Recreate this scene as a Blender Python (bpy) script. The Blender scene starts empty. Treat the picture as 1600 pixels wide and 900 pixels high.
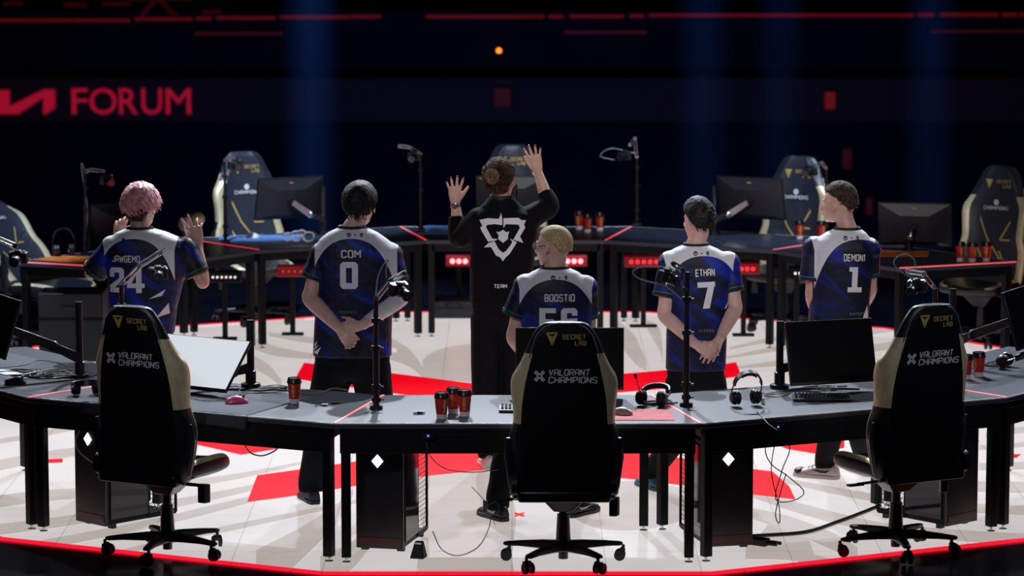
import bpy, math, random
from mathutils import Vector, Matrix, noise
from mathutils.bvhtree import BVHTree
R = math.radians
random.seed(7)
C = bpy.context.scene.collection
SC = bpy.context.scene
# ------------------------------------------------------------------ camera
YC = 22.9                      # the camera stands this far in front of the stage centre
CAM_H, PITCH, FPX = 3.81, R(7.34), 5400.0
cam_d = bpy.data.cameras.new('camera'); cam = bpy.data.objects.new('camera', cam_d); C.objects.link(cam)
cam.location = (0, -YC, CAM_H); cam.rotation_euler = (R(90) - PITCH, 0, 0)
cam_d.sensor_width = 36; cam_d.lens = FPX / 1600 * 36; cam_d.clip_end = 200
cam_d.dof.use_dof = True; cam_d.dof.focus_distance = 19.6; cam_d.dof.aperture_fstop = 2.8
SC.camera = cam
# ------------------------------------------------------------------ world and exposure
SC.view_settings.view_transform = 'Standard'; SC.view_settings.look = 'None'
SC.view_settings.exposure = 0.0; SC.view_settings.gamma = 1; SC.view_settings.use_curve_mapping = False
w = bpy.data.worlds.new('world'); SC.world = w; w.use_nodes = True
w.node_tree.nodes['Background'].inputs[0].default_value = (0.10, 0.16, 0.42, 1)
w.node_tree.nodes['Background'].inputs[1].default_value = 0.012
# ------------------------------------------------------------------ lights
def spot(name, loc, target, power, col, size=50, blend=.5, radius=.15):
    d = bpy.data.lights.new(name, 'SPOT'); d.energy = power; d.color = col; d.spot_size = R(size); d.spot_blend = blend
    d.shadow_soft_size = radius
    o = bpy.data.objects.new(name, d); C.objects.link(o); o.location = loc
    o.rotation_euler = (Vector(target) - Vector(loc)).to_track_quat('-Z', 'Y').to_euler()
    return o
spot('key_spot', (-0.8, 5.5, 9.0), (-0.6, -3.0, .8), 5000, (.84, .91, 1), 46, .6, .10)
spot('key_spot', (1.2, 5.5, 9.0), (1.0, -3.0, .8), 3600, (.84, .91, 1), 50, .6, .10)
spot('rim_spot', (-6.5, 5.0, 8.0), (-1.0, -2.4, 1.2), 2100, (.9, .93, 1), 40, .5, .15)
spot('rim_spot', (7.0, 4.0, 8.0), (1.2, -2.4, 1.2), 2100, (.9, .93, 1), 40, .5, .15)
spot('far_chair_spot', (-3.0, -1.0, 9.5), (-1.9, 5.0, .9), 7000, (.66, .78, 1), 16, .5, .12)
spot('far_chair_spot', (4.5, -1.5, 9.5), (2.2, 4.6, .9), 4200, (.66, .78, 1), 18, .5, .12)
spot('far_chair_spot', (0.0, -2.0, 9.5), (0, 5.2, 1.1), 2600, (.62, .76, 1), 11, .5, .12)
spot('far_chair_spot', (-5.0, -2.0, 9.5), (-4.2, 2.8, .9), 5000, (.62, .76, 1), 14, .5, .12)
spot('front_fill_spot', (-3.5, -17, 7.5), (-.3, -2.4, 1.2), 1300, (.90, .90, 1), 18, .6, .4)
spot('front_fill_spot', (6.0, -16, 7.5), (1.9, -2.8, 1.2), 1200, (.9, .9, 1), 13, .6, .3)
spot('red_side_spot', (5.6, 4.2, .45), (1.2, -2.6, 1.2), 170, (1, .05, .04), 34, .6, .2)
spot('red_side_spot', (-5.6, 4.2, .45), (-1.4, -2.6, 1.2), 70, (1, .05, .04), 34, .6, .2)
spot('far_row_fill_spot', (1.0, -15, 8.5), (1.2, 3.6, .8), 2200, (1, .9, .86), 22, .8, .3)  # added fill that brightens the far cups and desks
spot('wall_fill_spot', (-2.5, 15, -4), (-1.5, 30, -.5), 480, (.10, .26, 1), 75, 1, 1)  # added blue fill pair tinting the dark back wall, no fixture modelled
spot('wall_fill_spot', (3, 15, -4), (2.5, 30, -.5), 400, (.10, .26, 1), 75, 1, 1)

# ------------------------------------------------------------------ photo measurement -> world
cp, sp = math.cos(PITCH), math.sin(PITCH)
def ray(px, py):
    u, v = (px - 800) / FPX, (py - 450) / FPX
    return Vector((u, cp - v * sp, -sp - v * cp))
def U(px, py, z=0.0):          # the point at height z
    d = ray(px, py); t = (z - CAM_H) / d.z
    return Vector((d.x * t, d.y * t - YC, z))
def PD(px, py, y):             # the point at world depth y
    d = ray(px, py); t = (y + YC) / d.y
    return Vector((d.x * t, y, CAM_H + d.z * t))
# ------------------------------------------------------------------ materials
MATS = {}
def mat(name, col, rough=.5, metal=0.0, var=.12, scale=18, emit=None, estr=0.0, spec=.5, bump=0.0, coat=0.0, alpha=None):
    m = bpy.data.materials.new(name); m.use_nodes = True; nt = m.node_tree; b = nt.nodes['Principled BSDF']
    tc = nt.nodes.new('ShaderNodeTexCoord'); n = nt.nodes.new('ShaderNodeTexNoise'); n.inputs['Scale'].default_value = scale
    n.inputs['Detail'].default_value = 3
    nt.links.new(tc.outputs['Object'], n.inputs['Vector'])
    r = nt.nodes.new('ShaderNodeValToRGB'); nt.links.new(n.outputs['Fac'], r.inputs['Fac'])
    r.color_ramp.elements[0].position = .3; r.color_ramp.elements[1].position = .7
    r.color_ramp.elements[0].color = tuple(c * (1 - var) for c in col) + (1,)
    r.color_ramp.elements[1].color = tuple(min(1, c * (1 + var)) for c in col) + (1,)
    nt.links.new(r.outputs['Color'], b.inputs['Base Color'])
    b.inputs['Roughness'].default_value = rough; b.inputs['Metallic'].default_value = metal
    b.inputs['Specular IOR Level'].default_value = spec
    if coat: b.inputs['Coat Weight'].default_value = coat; b.inputs['Coat Roughness'].default_value = .15
    if emit: b.inputs['Emission Color'].default_value = (*emit, 1); b.inputs['Emission Strength'].default_value = estr
    if bump:
        bp = nt.nodes.new('ShaderNodeBump'); bp.inputs['Strength'].default_value = bump; bp.inputs['Distance'].default_value = .01
        nt.links.new(n.outputs['Fac'], bp.inputs['Height']); nt.links.new(bp.outputs['Normal'], b.inputs['Normal'])
    MATS[name] = m
    return m
M = {}
M['black_metal'] = mat('black_metal', (.0035, .004, .006), .5, .0, .2, 30, spec=.2)
M['desk_top'] = mat('desk_top', (.030, .040, .062), .42, 0, .10, 5, spec=.5, bump=.02)
M['edge'] = mat('aluminium_edge', (.75, .76, .80), .45, .5, .05)
M['strip'] = mat('red_strip', (.62, .5, .5), .5, 0, .02, emit=(1, .02, .045), estr=.9)
M['rubber'] = mat('rubber', (.012, .012, .014), .6, 0, .2)
M['chrome'] = mat('chrome', (.62, .64, .68), .22, 1, .05)
M['leather'] = mat('black_leather', (.013, .014, .019), .38, 0, .25, 60, bump=.06)
M['shell'] = mat('chair_shell', (.004, .004, .006), .5, 0, .25, 40, spec=.3)
M['leather_grey'] = mat('front_leather', (.030, .036, .052), .40, 0, .2, 60, bump=.05)
M['gold'] = mat('gold_leather', (.80, .71, .44), .40, .30, .12, 22, bump=.12)
M['gold_mark'] = mat('gold_print', (.72, .56, .16), .35, .3, .08)
M['piping'] = mat('silver_piping', (.30, .32, .38), .35, .3, .05)
M['white_mark'] = mat('white_print', (.78, .78, .82), .5, 0, .04)
M['plastic'] = mat('black_plastic', (.010, .011, .014), .33, 0, .2, 30)
M['plastic2'] = mat('charcoal_plastic', (.019, .021, .027), .4, 0, .15, 30)
M['glass_panel'] = mat('tinted_glass', (.006, .006, .010), .06, 0, .1)
M['led_white'] = mat('white_led', (.8, .8, .9), .4, 0, .02, emit=(.82, .85, 1), estr=3.2)
M['led_cyan'] = mat('cyan_led', (.1, .5, .6), .4, 0, .02, emit=(.15, .75, .9), estr=1.2)
M['led_blue'] = mat('blue_led', (.05, .05, .6), .4, 0, .02, emit=(.06, .08, 1), estr=5)
M['led_red'] = mat('red_led', (.6, .02, .03), .4, 0, .02, emit=(1, .13, .15), estr=6)
M['screen_white'] = mat('lit_screen', (.5, .52, .55), .3, 0, .01, emit=(.80, .86, .90), estr=.72)
M['screen_off'] = mat('dark_screen', (.003, .003, .004), .32, 0, .1, spec=.15)
M['cable'] = mat('cable', (.010, .010, .012), .45, 0, .1)
M['cable_grey'] = mat('grey_cable', (.26, .28, .33), .35, 0, .1)
M['lens'] = mat('lens_glass', (.01, .012, .03), .04, 0, .1, coat=1)
# ------------------------------------------------------------------ mesh collector
class MB:
    def __init__(s): s.v = []; s.f = []; s.m = []; s.T = Matrix.Identity(4)
    def add(s, vs, fs, mi=0):
        o = len(s.v); s.v += [s.T @ Vector(p) for p in vs]; s.f += [tuple(i + o for i in f) for f in fs]
        s.m += [mi] * len(fs) if isinstance(mi, int) else list(mi)
        return s
    def box(s, x0, x1, y0, y1, z0, z1, mi=0):
        vs = [(x, y, z) for z in (z0, z1) for y in (y0, y1) for x in (x0, x1)]
        return s.add(vs, [(0, 2, 3, 1), (4, 5, 7, 6), (0, 1, 5, 4), (2, 6, 7, 3), (0, 4, 6, 2), (1, 3, 7, 5)], mi)
    def prism(s, pts, z0, z1, mi=0):      # polygon in xy (counter-clockwise)
        n = len(pts)
        vs = [(x, y, z0) for x, y in pts] + [(x, y, z1) for x, y in pts]
        return s.add(vs, [tuple(range(n))[::-1], tuple(range(n, 2 * n))] + [(i, (i + 1) % n, n + (i + 1) % n, n + i) for i in range(n)], mi)
    def loft(s, rings, mi=0, cap=True, closed=True):
        n = len(rings[0]); vs = [p for r in rings for p in r]; fs = []
        for k in range(len(rings) - 1):
            for i in range(n if closed else n - 1):
                a, b = k * n + i, k * n + (i + 1) % n
                fs.append((a, b, b + n, a + n))
        if cap: fs += [tuple(range(n))[::-1], tuple(range((len(rings) - 1) * n, len(rings) * n))]
        return s.add(vs, fs, mi)
    def tube(s, pts, r, n=8, mi=0, cap=True, flat=1.0, smooth=0):
        pts = [Vector(p) for p in pts]
        rs = [r] * len(pts) if isinstance(r, (int, float)) else list(r)
        if smooth:
            pts, rs = crom(pts, rs, smooth)
        rings = []; up = None
        for i, p in enumerate(pts):
            t = (pts[min(i + 1, len(pts) - 1)] - pts[max(i - 1, 0)])
            if t.length < 1e-9: t = Vector((0, 0, 1))
            t.normalize()
            if up is None:
                a = Vector((0, 0, 1)) if abs(t.z) < .9 else Vector((0, 1, 0)); up = a
            sx = t.cross(up)
            if sx.length < 1e-6: sx = t.orthogonal()
            sx.normalize(); up = sx.cross(t).normalized()
            rings.append([p + (sx * math.cos(2 * math.pi * k / n) + up * math.sin(2 * math.pi * k / n) * flat) * rs[i] for k in range(n)])
        return s.loft(rings, mi, cap)
    def lathe(s, prof, n=24, mi=0):       # (r, z) pairs; mi may be per-segment list
        rings = [[(max(r, 1e-5) * math.cos(2 * math.pi * k / n), max(r, 1e-5) * math.sin(2 * math.pi * k / n), z) for k in range(n)] for r, z in prof]
        if isinstance(mi, int): return s.loft(rings, mi)
        mis = []
        for k in range(len(prof) - 1): mis += [mi[k]] * n
        return s.loft(rings, mis + [mi[0], mi[-1]])
    def cyl(s, a, b, r, n=16, mi=0): return s.tube([a, b], r, n, mi)
    def sph(s, c, rx, ry=None, rz=None, n=14, m=9, mi=0):
        ry = ry or rx; rz = rz or rx; c = Vector(c); rings = []
        for j in range(m + 1):
            ph = -math.pi / 2 + math.pi * j / m; q = max(math.cos(ph), 1e-4)
            rings.append([c + Vector((rx * q * math.cos(2 * math.pi * k / n), ry * q * math.sin(2 * math.pi * k / n), rz * math.sin(ph))) for k in range(n)])
        return s.loft(rings, mi)
    def build(s, name, mats, parent=None, loc=(0, 0, 0), rz=0, rot=None, bevel=0, smooth=35, seg=2):
        me = bpy.data.meshes.new(name); me.from_pydata([tuple(v) for v in s.v], [], s.f)
        if not isinstance(mats, (list, tuple)): mats = [mats]
        for m_ in mats: me.materials.append(m_)
        me.polygons.foreach_set('material_index', s.m)
        if smooth:
            me.polygons.foreach_set('use_smooth', [True] * len(me.polygons)); me.set_sharp_from_angle(angle=R(smooth))
        me.update()
        o = bpy.data.objects.new(name, me); C.objects.link(o); o.location = loc
        o.rotation_euler = rot if rot else (0, 0, rz)
        if parent: o.parent = parent
        if bevel:
            b = o.modifiers.new('bevel', 'BEVEL'); b.width = bevel; b.segments = seg; b.limit_method = 'ANGLE'; b.angle_limit = R(40)
            b.harden_normals = False
        return o
def crom(pts, rs, k):
    P = [pts[0] * 2 - pts[1]] + list(pts) + [pts[-1] * 2 - pts[-2]]; out = []; ro = []
    for i in range(1, len(P) - 2):
        for j in range(k):
            t = j / k; a, b, c, d = P[i - 1:i + 3]
            out.append(.5 * ((2 * b) + (c - a) * t + (2 * a - 5 * b + 4 * c - d) * t * t + (3 * b - a - 3 * c + d) * t ** 3))
            ro.append(rs[i - 1] * (1 - t) + rs[min(i, len(rs) - 1)] * t)
    out.append(pts[-1]); ro.append(rs[-1])
    return out, ro
def lerp_table(tab, x):
    if x <= tab[0][0]: return tab[0][1:]
    for a, b in zip(tab, tab[1:]):
        if x <= b[0]:
            t = (x - a[0]) / (b[0] - a[0]); return [p + (q - p) * t for p, q in zip(a[1:], b[1:])]
    return tab[-1][1:]
def tag(o, label=None, cat=None, group=None, kind=None):
    if label: o['label'] = label
    if cat: o['category'] = cat
    if group: o['group'] = group
    if kind: o['kind'] = kind
    return o
def thing(name, label, cat, loc=(0, 0, 0), rz=0, group=None):
    o = bpy.data.objects.new(name, None); C.objects.link(o); o.location = loc; o.rotation_euler = (0, 0, rz); o.empty_display_size = .1
    return tag(o, label, cat, group)
def dup(root, loc, rz, label=None, group=None):
    def cc(o, par):
        c = o.copy(); C.objects.link(c); c.parent = par
        for ch in list(o.children): cc(ch, c)
        return c
    r = root.copy(); C.objects.link(r); r.location = loc; r.rotation_euler = (0, 0, rz)
    for ch in list(root.children): cc(ch, r)
    if label: r['label'] = label
    if group: r['group'] = group
    return r
def text_geo(txt, size, offset=.02, extrude=0.0, align='CENTER', shear=0.0, space=1.0, res=3):
    cu = bpy.data.curves.new('t', 'FONT'); cu.body = txt; cu.size = size; cu.offset = offset * size; cu.extrude = extrude
    cu.align_x = align; cu.align_y = 'CENTER'; cu.shear = shear; cu.space_character = space; cu.resolution_u = res
    o = bpy.data.objects.new('t', cu); C.objects.link(o)
    dg = bpy.context.evaluated_depsgraph_get(); me = o.evaluated_get(dg).to_mesh()
    vs = [tuple(v.co) for v in me.vertices]; fs = [tuple(p.vertices) for p in me.polygons]
    o.evaluated_get(dg).to_mesh_clear(); bpy.data.objects.remove(o); bpy.data.curves.remove(cu)
    return vs, fs
SF = {   # squared stroke letters in a 0.56 x 1 box
 'A': [[(0, 0), (0, .8), (.12, 1), (.44, 1), (.56, .8), (.56, 0)], [(0, .42), (.56, .42)]],
 'B': [[(0, 0), (0, 1), (.44, 1), (.54, .9), (.54, .6), (.46, .52), (0, .52)], [(.46, .52), (.56, .42), (.56, .1), (.46, 0), (0, 0)]],
 'C': [[(.56, .78), (.56, .9), (.46, 1), (.1, 1), (0, .9), (0, .1), (.1, 0), (.46, 0), (.56, .1), (.56, .22)]],
 'D': [[(0, 0), (0, 1), (.42, 1), (.56, .86), (.56, .14), (.42, 0), (0, 0)]],
 'E': [[(.54, 1), (0, 1), (0, 0), (.54, 0)], [(0, .5), (.46, .5)]],
 'G': [[(.56, .8), (.56, .9), (.46, 1), (.1, 1), (0, .9), (0, .1), (.1, 0), (.46, 0), (.56, .1), (.56, .46), (.3, .46)]],
 'H': [[(0, 0), (0, 1)], [(.56, 0), (.56, 1)], [(0, .5), (.56, .5)]],
 'I': [[(.06, 0), (.06, 1)]],
 'J': [[(.5, 1), (.5, .1), (.4, 0), (.1, 0), (0, .1), (0, .26)]],
 'L': [[(0, 1), (0, 0), (.5, 0)]],
 'M': [[(0, 0), (0, 1), (.34, .45), (.68, 1), (.68, 0)]],
 'N': [[(0, 0), (0, 1), (.56, 0), (.56, 1)]],
 'O': [[(.1, 0), (0, .1), (0, .9), (.1, 1), (.46, 1), (.56, .9), (.56, .1), (.46, 0), (.1, 0)]],
 'P': [[(0, 0), (0, 1), (.46, 1), (.56, .9), (.56, .54), (.46, .44), (0, .44)]],
 'R': [[(0, 0), (0, 1), (.46, 1), (.56, .9), (.56, .58), (.46, .48), (0, .48)], [(.3, .48), (.56, 0)]],
 'S': [[(.56, .82), (.56, .9), (.46, 1), (.1, 1), (0, .9), (0, .6), (.1, .52), (.46, .48), (.56, .4), (.56, .1), (.46, 0), (.1, 0), (0, .1), (0, .18)]],
 'T': [[(0, 1), (.58, 1)], [(.29, 1), (.29, 0)]],
 'V': [[(0, 1), (.3, 0), (.6, 1)]],
 'W': [[(0, 1), (.14, 0), (.38, .7), (.62, 0), (.76, 1)]],
 '1': [[(0, .78), (.16, 1), (.16, 0)]]}
def text_sq(txt, h, width=None, st=.17, gap=.30, shear=0.0):
    """centred squared lettering, cap height h, optional total width"""
    vs, fs, x = [], [], 0.0
    for ch in txt:
        for pl in SF[ch]:
            for i, (a, b) in enumerate(zip(pl, pl[1:])):
                a, b = Vector(a), Vector(b); d = (b - a).normalized(); q = Vector((-d.y, d.x)) * st / 2; e = d * st * .42
                a2 = a - e if i else a - d * (st * .5 if len(pl) > 1 and abs(d.x) * abs(d.y) < .01 and False else 0); b2 = b + e if i < len(pl) - 2 else b
                n = len(vs); vs += [(x + p.x, p.y) for p in (a2 + q, a2 - q, b2 - q, b2 + q)]; fs.append((n, n + 1, n + 2, n + 3))
        x += max(p[0] for pl in SF[ch] for p in pl) + gap
    W = x - gap; k = (width / W) if width else h
    return [((p[0] - W / 2) * k + (p[1] - .5) * h * shear, (p[1] - .5) * h, 0) for p in vs], fs
def plate(vs, fs, depth=.0015):       # flat xy geometry -> thin slab (x, y, +-depth)
    n = len(vs)
    V = [(x, y, 0) for x, y, *_ in vs] + [(x, y, depth) for x, y, *_ in vs]
    F = [tuple(reversed(f)) for f in fs] + [tuple(i + n for i in f) for f in fs]
    ed = {}
    for f in fs:
        for a, b in zip(f, f[1:] + f[:1]): ed[(a, b)] = 1
    for (a, b) in ed:
        if (b, a) not in ed: F.append((a, b, b + n, a + n))
    return V, F
# ================================================================== STAGE FLOOR
def led_mat(name, col, emit_k, diff_k, rough=.28, grid=True):
    m = bpy.data.materials.new(name); m.use_nodes = True; nt = m.node_tree; b = nt.nodes['Principled BSDF']
    L = nt.links.new; N = nt.nodes.new
    tc = N('ShaderNodeTexCoord')
    br = N('ShaderNodeTexBrick'); br.offset = 0; br.inputs['Scale'].default_value = 1
    br.inputs['Brick Width'].default_value = .5; br.inputs['Row Height'].default_value = .5; br.inputs['Mortar Size'].default_value = .0016
    br.inputs['Color1'].default_value = (*col, 1); br.inputs['Color2'].default_value = (col[0] * .95, col[1] * .95, col[2] * .96, 1)
    br.inputs['Mortar'].default_value = tuple(c * .45 for c in col) + (1,)
    L(tc.outputs['Object'], br.inputs['Vector'])
    n = N('ShaderNodeTexNoise'); n.inputs['Scale'].default_value = 1.7; n.inputs['Detail'].default_value = 5
    L(tc.outputs['Object'], n.inputs['Vector'])
    mx = N('ShaderNodeMixRGB'); mx.blend_type = 'MULTIPLY'; mx.inputs[0].default_value = .16
    L(br.outputs['Color'], mx.inputs[1]); L(n.outputs['Fac'], mx.inputs[2])
    dk = N('ShaderNodeMixRGB'); dk.blend_type = 'MULTIPLY'; dk.inputs[0].default_value = 1; dk.inputs[2].default_value = (diff_k,) * 3 + (1,)
    L(mx.outputs[0], dk.inputs[1]); L(dk.outputs[0], b.inputs['Base Color'])
    L(mx.outputs[0], b.inputs['Emission Color']); b.inputs['Emission Strength'].default_value = emit_k
    b.inputs['Roughness'].default_value = rough
    return m
M['floor_white'] = led_mat('led_floor_white', (.93, .87, .85), .70, .34)
M['floor_taupe'] = led_mat('led_floor_taupe', (.70, .62, .58), .70, .34)
M['floor_red'] = led_mat('led_floor_red', (1.0, .0, .012), .92, .30)
M['floor_line'] = led_mat('led_floor_line', (1.0, .01, .035), 1.1, .3)
M['floor_dark'] = mat('stage_gloss_black', (.006, .008, .014), .16, 0, .3, 3, spec=.5, bump=.01)
NC, FC = (0.03, -.70), (0.03, .76)          # centres of the near and far desk arcs
def gp(*pp): return [tuple(U(x, y, 0)[:2]) for x, y in pp]
def ring(c, ap, half, a0, n, sgn):
    rr = ap / math.cos(half); return [(c[0] + rr * math.sin(a0 + k * 2 * half), c[1] + sgn * rr * math.cos(a0 + k * 2 * half)) for k in range(n)]
hn = R(13.25)
near_pts = ring(NC, 4.33, hn, -5 * hn, 6, -1)      # left .. right along the near edge
far_pts = ring(FC, 4.35, R(13.5), -5 * R(13.5), 6, 1)[::-1]   # right .. left
poly = near_pts + far_pts
def ccw(p):
    a = sum(x0 * y1 - x1 * y0 for (x0, y0), (x1, y1) in zip(p, p[1:] + p[:1])); return p if a > 0 else p[::-1]
poly = ccw(poly)
def shrink(p, k):
    cx = sum(q[0] for q in p) / len(p); cy = sum(q[1] for q in p) / len(p); out = []
    for x, y in p:
        d = math.hypot(x - cx, y - cy); out.append((cx + (x - cx) * (1 - k / d), cy + (y - cy) * (1 - k / d)))
    return out
fl = MB()
fl.add([(x, y, 0) for x, y in poly], [tuple(range(len(poly)))], 0)
def blob(cx, cy, pts): return [(cx + a, cy + b) for a, b in pts]
def smooth_poly(pts, k=8):
    n = len(pts); out = []
    for i in range(n):
        a, b, c, d = [Vector(pts[(i + j - 1) % n]) for j in range(4)]
        for j in range(k):
            t = j / k; q = .5 * ((2 * b) + (c - a) * t + (2 * a - 5 * b + 4 * c - d) * t * t + (3 * b - a - 3 * c + d) * t ** 3); out.append(tuple(q))
    return out
import mathutils.geometry as mg
def clip(p):
    for (ax, ay), (bx, by) in zip(poly, poly[1:] + poly[:1]):
        out = []; side = lambda q: (bx - ax) * (q[1] - ay) - (by - ay) * (q[0] - ax)
        for c0, c1 in zip(p, p[1:] + p[:1]):
            s0, s1 = side(c0), side(c1)
            if s0 >= 0: out.append(c0)
            if (s0 >= 0) != (s1 >= 0): t = s0 / (s0 - s1); out.append((c0[0] + (c1[0] - c0[0]) * t, c0[1] + (c1[1] - c0[1]) * t))
        p = out
        if len(p) < 3: return []
    return p
def put(p, z, mi):
    p = clip(ccw([tuple(q[:2]) for q in p]))
    if p: fl.add([(x, y, z) for x, y in p], [tuple(range(len(p)))], mi)
def flat(pts, z, mi):
    pts = ccw([tuple(p) for p in pts])
    for t in mg.tessellate_polygon([[Vector((x, y, 0)) for x, y in pts]]): put([pts[i] for i in t], z, mi)
def streak(pts, wd, z=.0012, mi=1):      # ground band along pixel points with pixel half widths (vertical)
    top = gp(*[(x, y - w_) for (x, y), w_ in zip(pts, wd)]); bot = gp(*[(x, y + w_) for (x, y), w_ in zip(pts, wd)])
    P = [Vector(p) for p in top]; Q = [Vector(p) for p in bot]
    P, _ = crom(P, [0] * len(P), 6); Q, _ = crom(Q, [0] * len(Q), 6)
    n = len(P)
    for i in range(n - 1): put([tuple(P[i]), tuple(Q[i]), tuple(Q[i + 1]), tuple(P[i + 1])], z, mi)
# taupe sweeps of the stage graphics (left fan, right fan, centre pool) and painted shadow bands
for pts, wd in [
    ([(0, 650), (60, 640), (150, 628), (260, 618)], [5, 5, 4, 2]), ([(0, 690), (100, 672), (200, 655)], [4, 4, 2]),
    ([(-40, 735), (120, 706), (330, 690)], [9, 7, 3]), ([(-40, 790), (60, 776), (200, 765), (350, 748), (480, 722)], [10, 9, 7, 5, 2]),
    ([(-60, 835), (120, 812), (330, 776), (520, 733)], [9, 8, 6, 2]), ([(30, 858), (220, 822), (400, 778), (520, 745)], [7, 7, 5, 1]),
    ([(170, 868), (300, 838), (480, 800), (600, 775)], [4, 5, 4, 2]),
    ([(400, 900), (470, 850), (530, 800), (552, 768)], [40, 26, 14, 5]), ([(500, 900), (560, 860), (590, 815), (600, 770)], [30, 20, 12, 3]),  # cast shadow painted in taupe, running down-left from the standing person's feet
    ([(395, 536), (430, 549), (480, 556), (560, 560)], [10, 8, 5, 2]), ([(395, 565), (420, 580), (440, 600)], [10, 10, 6]),
    ([(420, 523), (470, 530), (560, 541), (620, 548)], [3, 5, 5, 3]), ([(610, 545), (640, 560), (665, 585), (700, 597)], [18, 14, 8, 3]),
    ([(960, 512), (990, 545), (1010, 572)], [14, 22, 8]), ([(1010, 506), (1030, 530), (1036, 560)], [6, 18, 10]),
    ([(1130, 560), (1200, 548), (1300, 530), (1400, 512)], [2, 4, 5, 5]), ([(1140, 545), (1210, 530), (1300, 515)], [2, 4, 3]),
    ([(1150, 575), (1230, 566), (1330, 550), (1420, 536)], [2, 5, 6, 6]),
    ([(1165, 745), (1230, 752), (1330, 772), (1450, 790), (1640, 800)], [1, 4, 6, 7, 8]),
    ([(1165, 772), (1240, 792), (1340, 818), (1430, 832), (1640, 846)], [2, 8, 9, 9, 9]),
    ([(1165, 800), (1230, 818), (1300, 846), (1340, 868)], [8, 12, 14, 12]), ([(1165, 860), (1230, 866), (1300, 880)], [14, 10, 6]),
    ([(1560, 640), (1600, 632), (1640, 628)], [12, 12, 12]), ([(1540, 680), (1600, 672), (1640, 670)], [5, 5, 5]),
    ([(1530, 700), (1600, 695), (1640, 694)], [4, 4, 4]), ([(1530, 730), (1600, 728), (1640, 728)], [6, 6, 6]),
    ([(1500, 760), (1600, 762), (1640, 764)], [8, 9, 9]), ([(1380, 620), (1480, 600), (1600, 590)], [6, 6, 6]),
]: streak(pts, wd)
flat(smooth_poly(gp((660, 565), (690, 545), (740, 538), (790, 548), (830, 580), (800, 600), (735, 597), (680, 590))), .0008, 1)
flat(smooth_poly(gp((655, 735), (760, 735), (752, 800), (740, 850), (760, 900), (660, 900), (660, 830))), .0008, 1)
flat(smooth_poly(gp((965, 752), (1000, 752), (1085, 768), (1095, 790), (1060, 815), (1000, 828), (930, 825), (880, 800), (830, 770), (880, 752))), .0008, 1)
flat(smooth_poly(gp((730, 885), (748, 800), (790, 770), (806, 800), (800, 870), (800, 905))), .0010, 1)
flat(gp((1165, 862), (1200, 820), (1262, 838), (1275, 874)), .0010, 1)
# red emblem
flat(gp((475, 567), (610, 583), (743, 600), (800, 605), (800, 640), (607, 614), (490, 597), (461, 592)), .002, 2)
flat(gp((1150, 566), (1128, 570), (1037, 579), (975, 584), (800, 605), (800, 640), (963, 614), (1037, 608), (1125, 593), (1159, 588)), .002, 2)
flat(gp((402, 743), (475, 733), (553, 722), (680, 702), (800, 690), (800, 729), (775, 733), (677, 743), (553, 760), (475, 773), (386, 785)), .002, 2)
flat(gp((1207, 737), (1166, 732), (1050, 714), (940, 700), (800, 690), (800, 729), (967, 747), (1022, 753), (1165, 772), (1243, 781), (1233, 760)), .002, 2)
flat(gp((300, 676), (470, 676), (462, 697), (420, 704), (377, 711), (330, 700), (298, 693)), .002, 2)
flat(gp((1205, 692), (1190, 672), (1320, 665), (1319, 700), (1272, 709), (1230, 702)), .002, 2)
flat(gp((36, 720), (98, 717), (98, 723), (37, 725)), .002, 2)
flat(gp((1560, 710), (1596, 710), (1588, 716), (1560, 714)), .002, 2)
flat(gp((802, 803), (806, 801), (821, 806), (817, 808)), .002, 2); flat(gp((802, 807), (806, 808), (821, 802), (817, 801)), .0024, 2)
floor = fl.build('floor', [M['floor_white'], M['floor_taupe'], M['floor_red']], smooth=0); tag(floor, kind='structure')
ol = MB(); inner = shrink(poly, .0); outer = shrink(poly, -.055); n = len(poly)
ol.add([(x, y, .003) for x, y in inner] + [(x, y, .003) for x, y in outer] + [(x, y, -.01) for x, y in outer], [(i, n + i, n + (i + 1) % n, (i + 1) % n) for i in range(n)] + [(n + i, 2 * n + i, 2 * n + (i + 1) % n, n + (i + 1) % n) for i in range(n)])
tag(ol.build('trim_1', M['floor_line'], smooth=0), kind='structure')
ds = MB(); ds.box(-9, 9, -9, 9.5, -.25, -.006); tag(ds.build('floor_2', M['floor_dark'], smooth=0), kind='structure')
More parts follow.
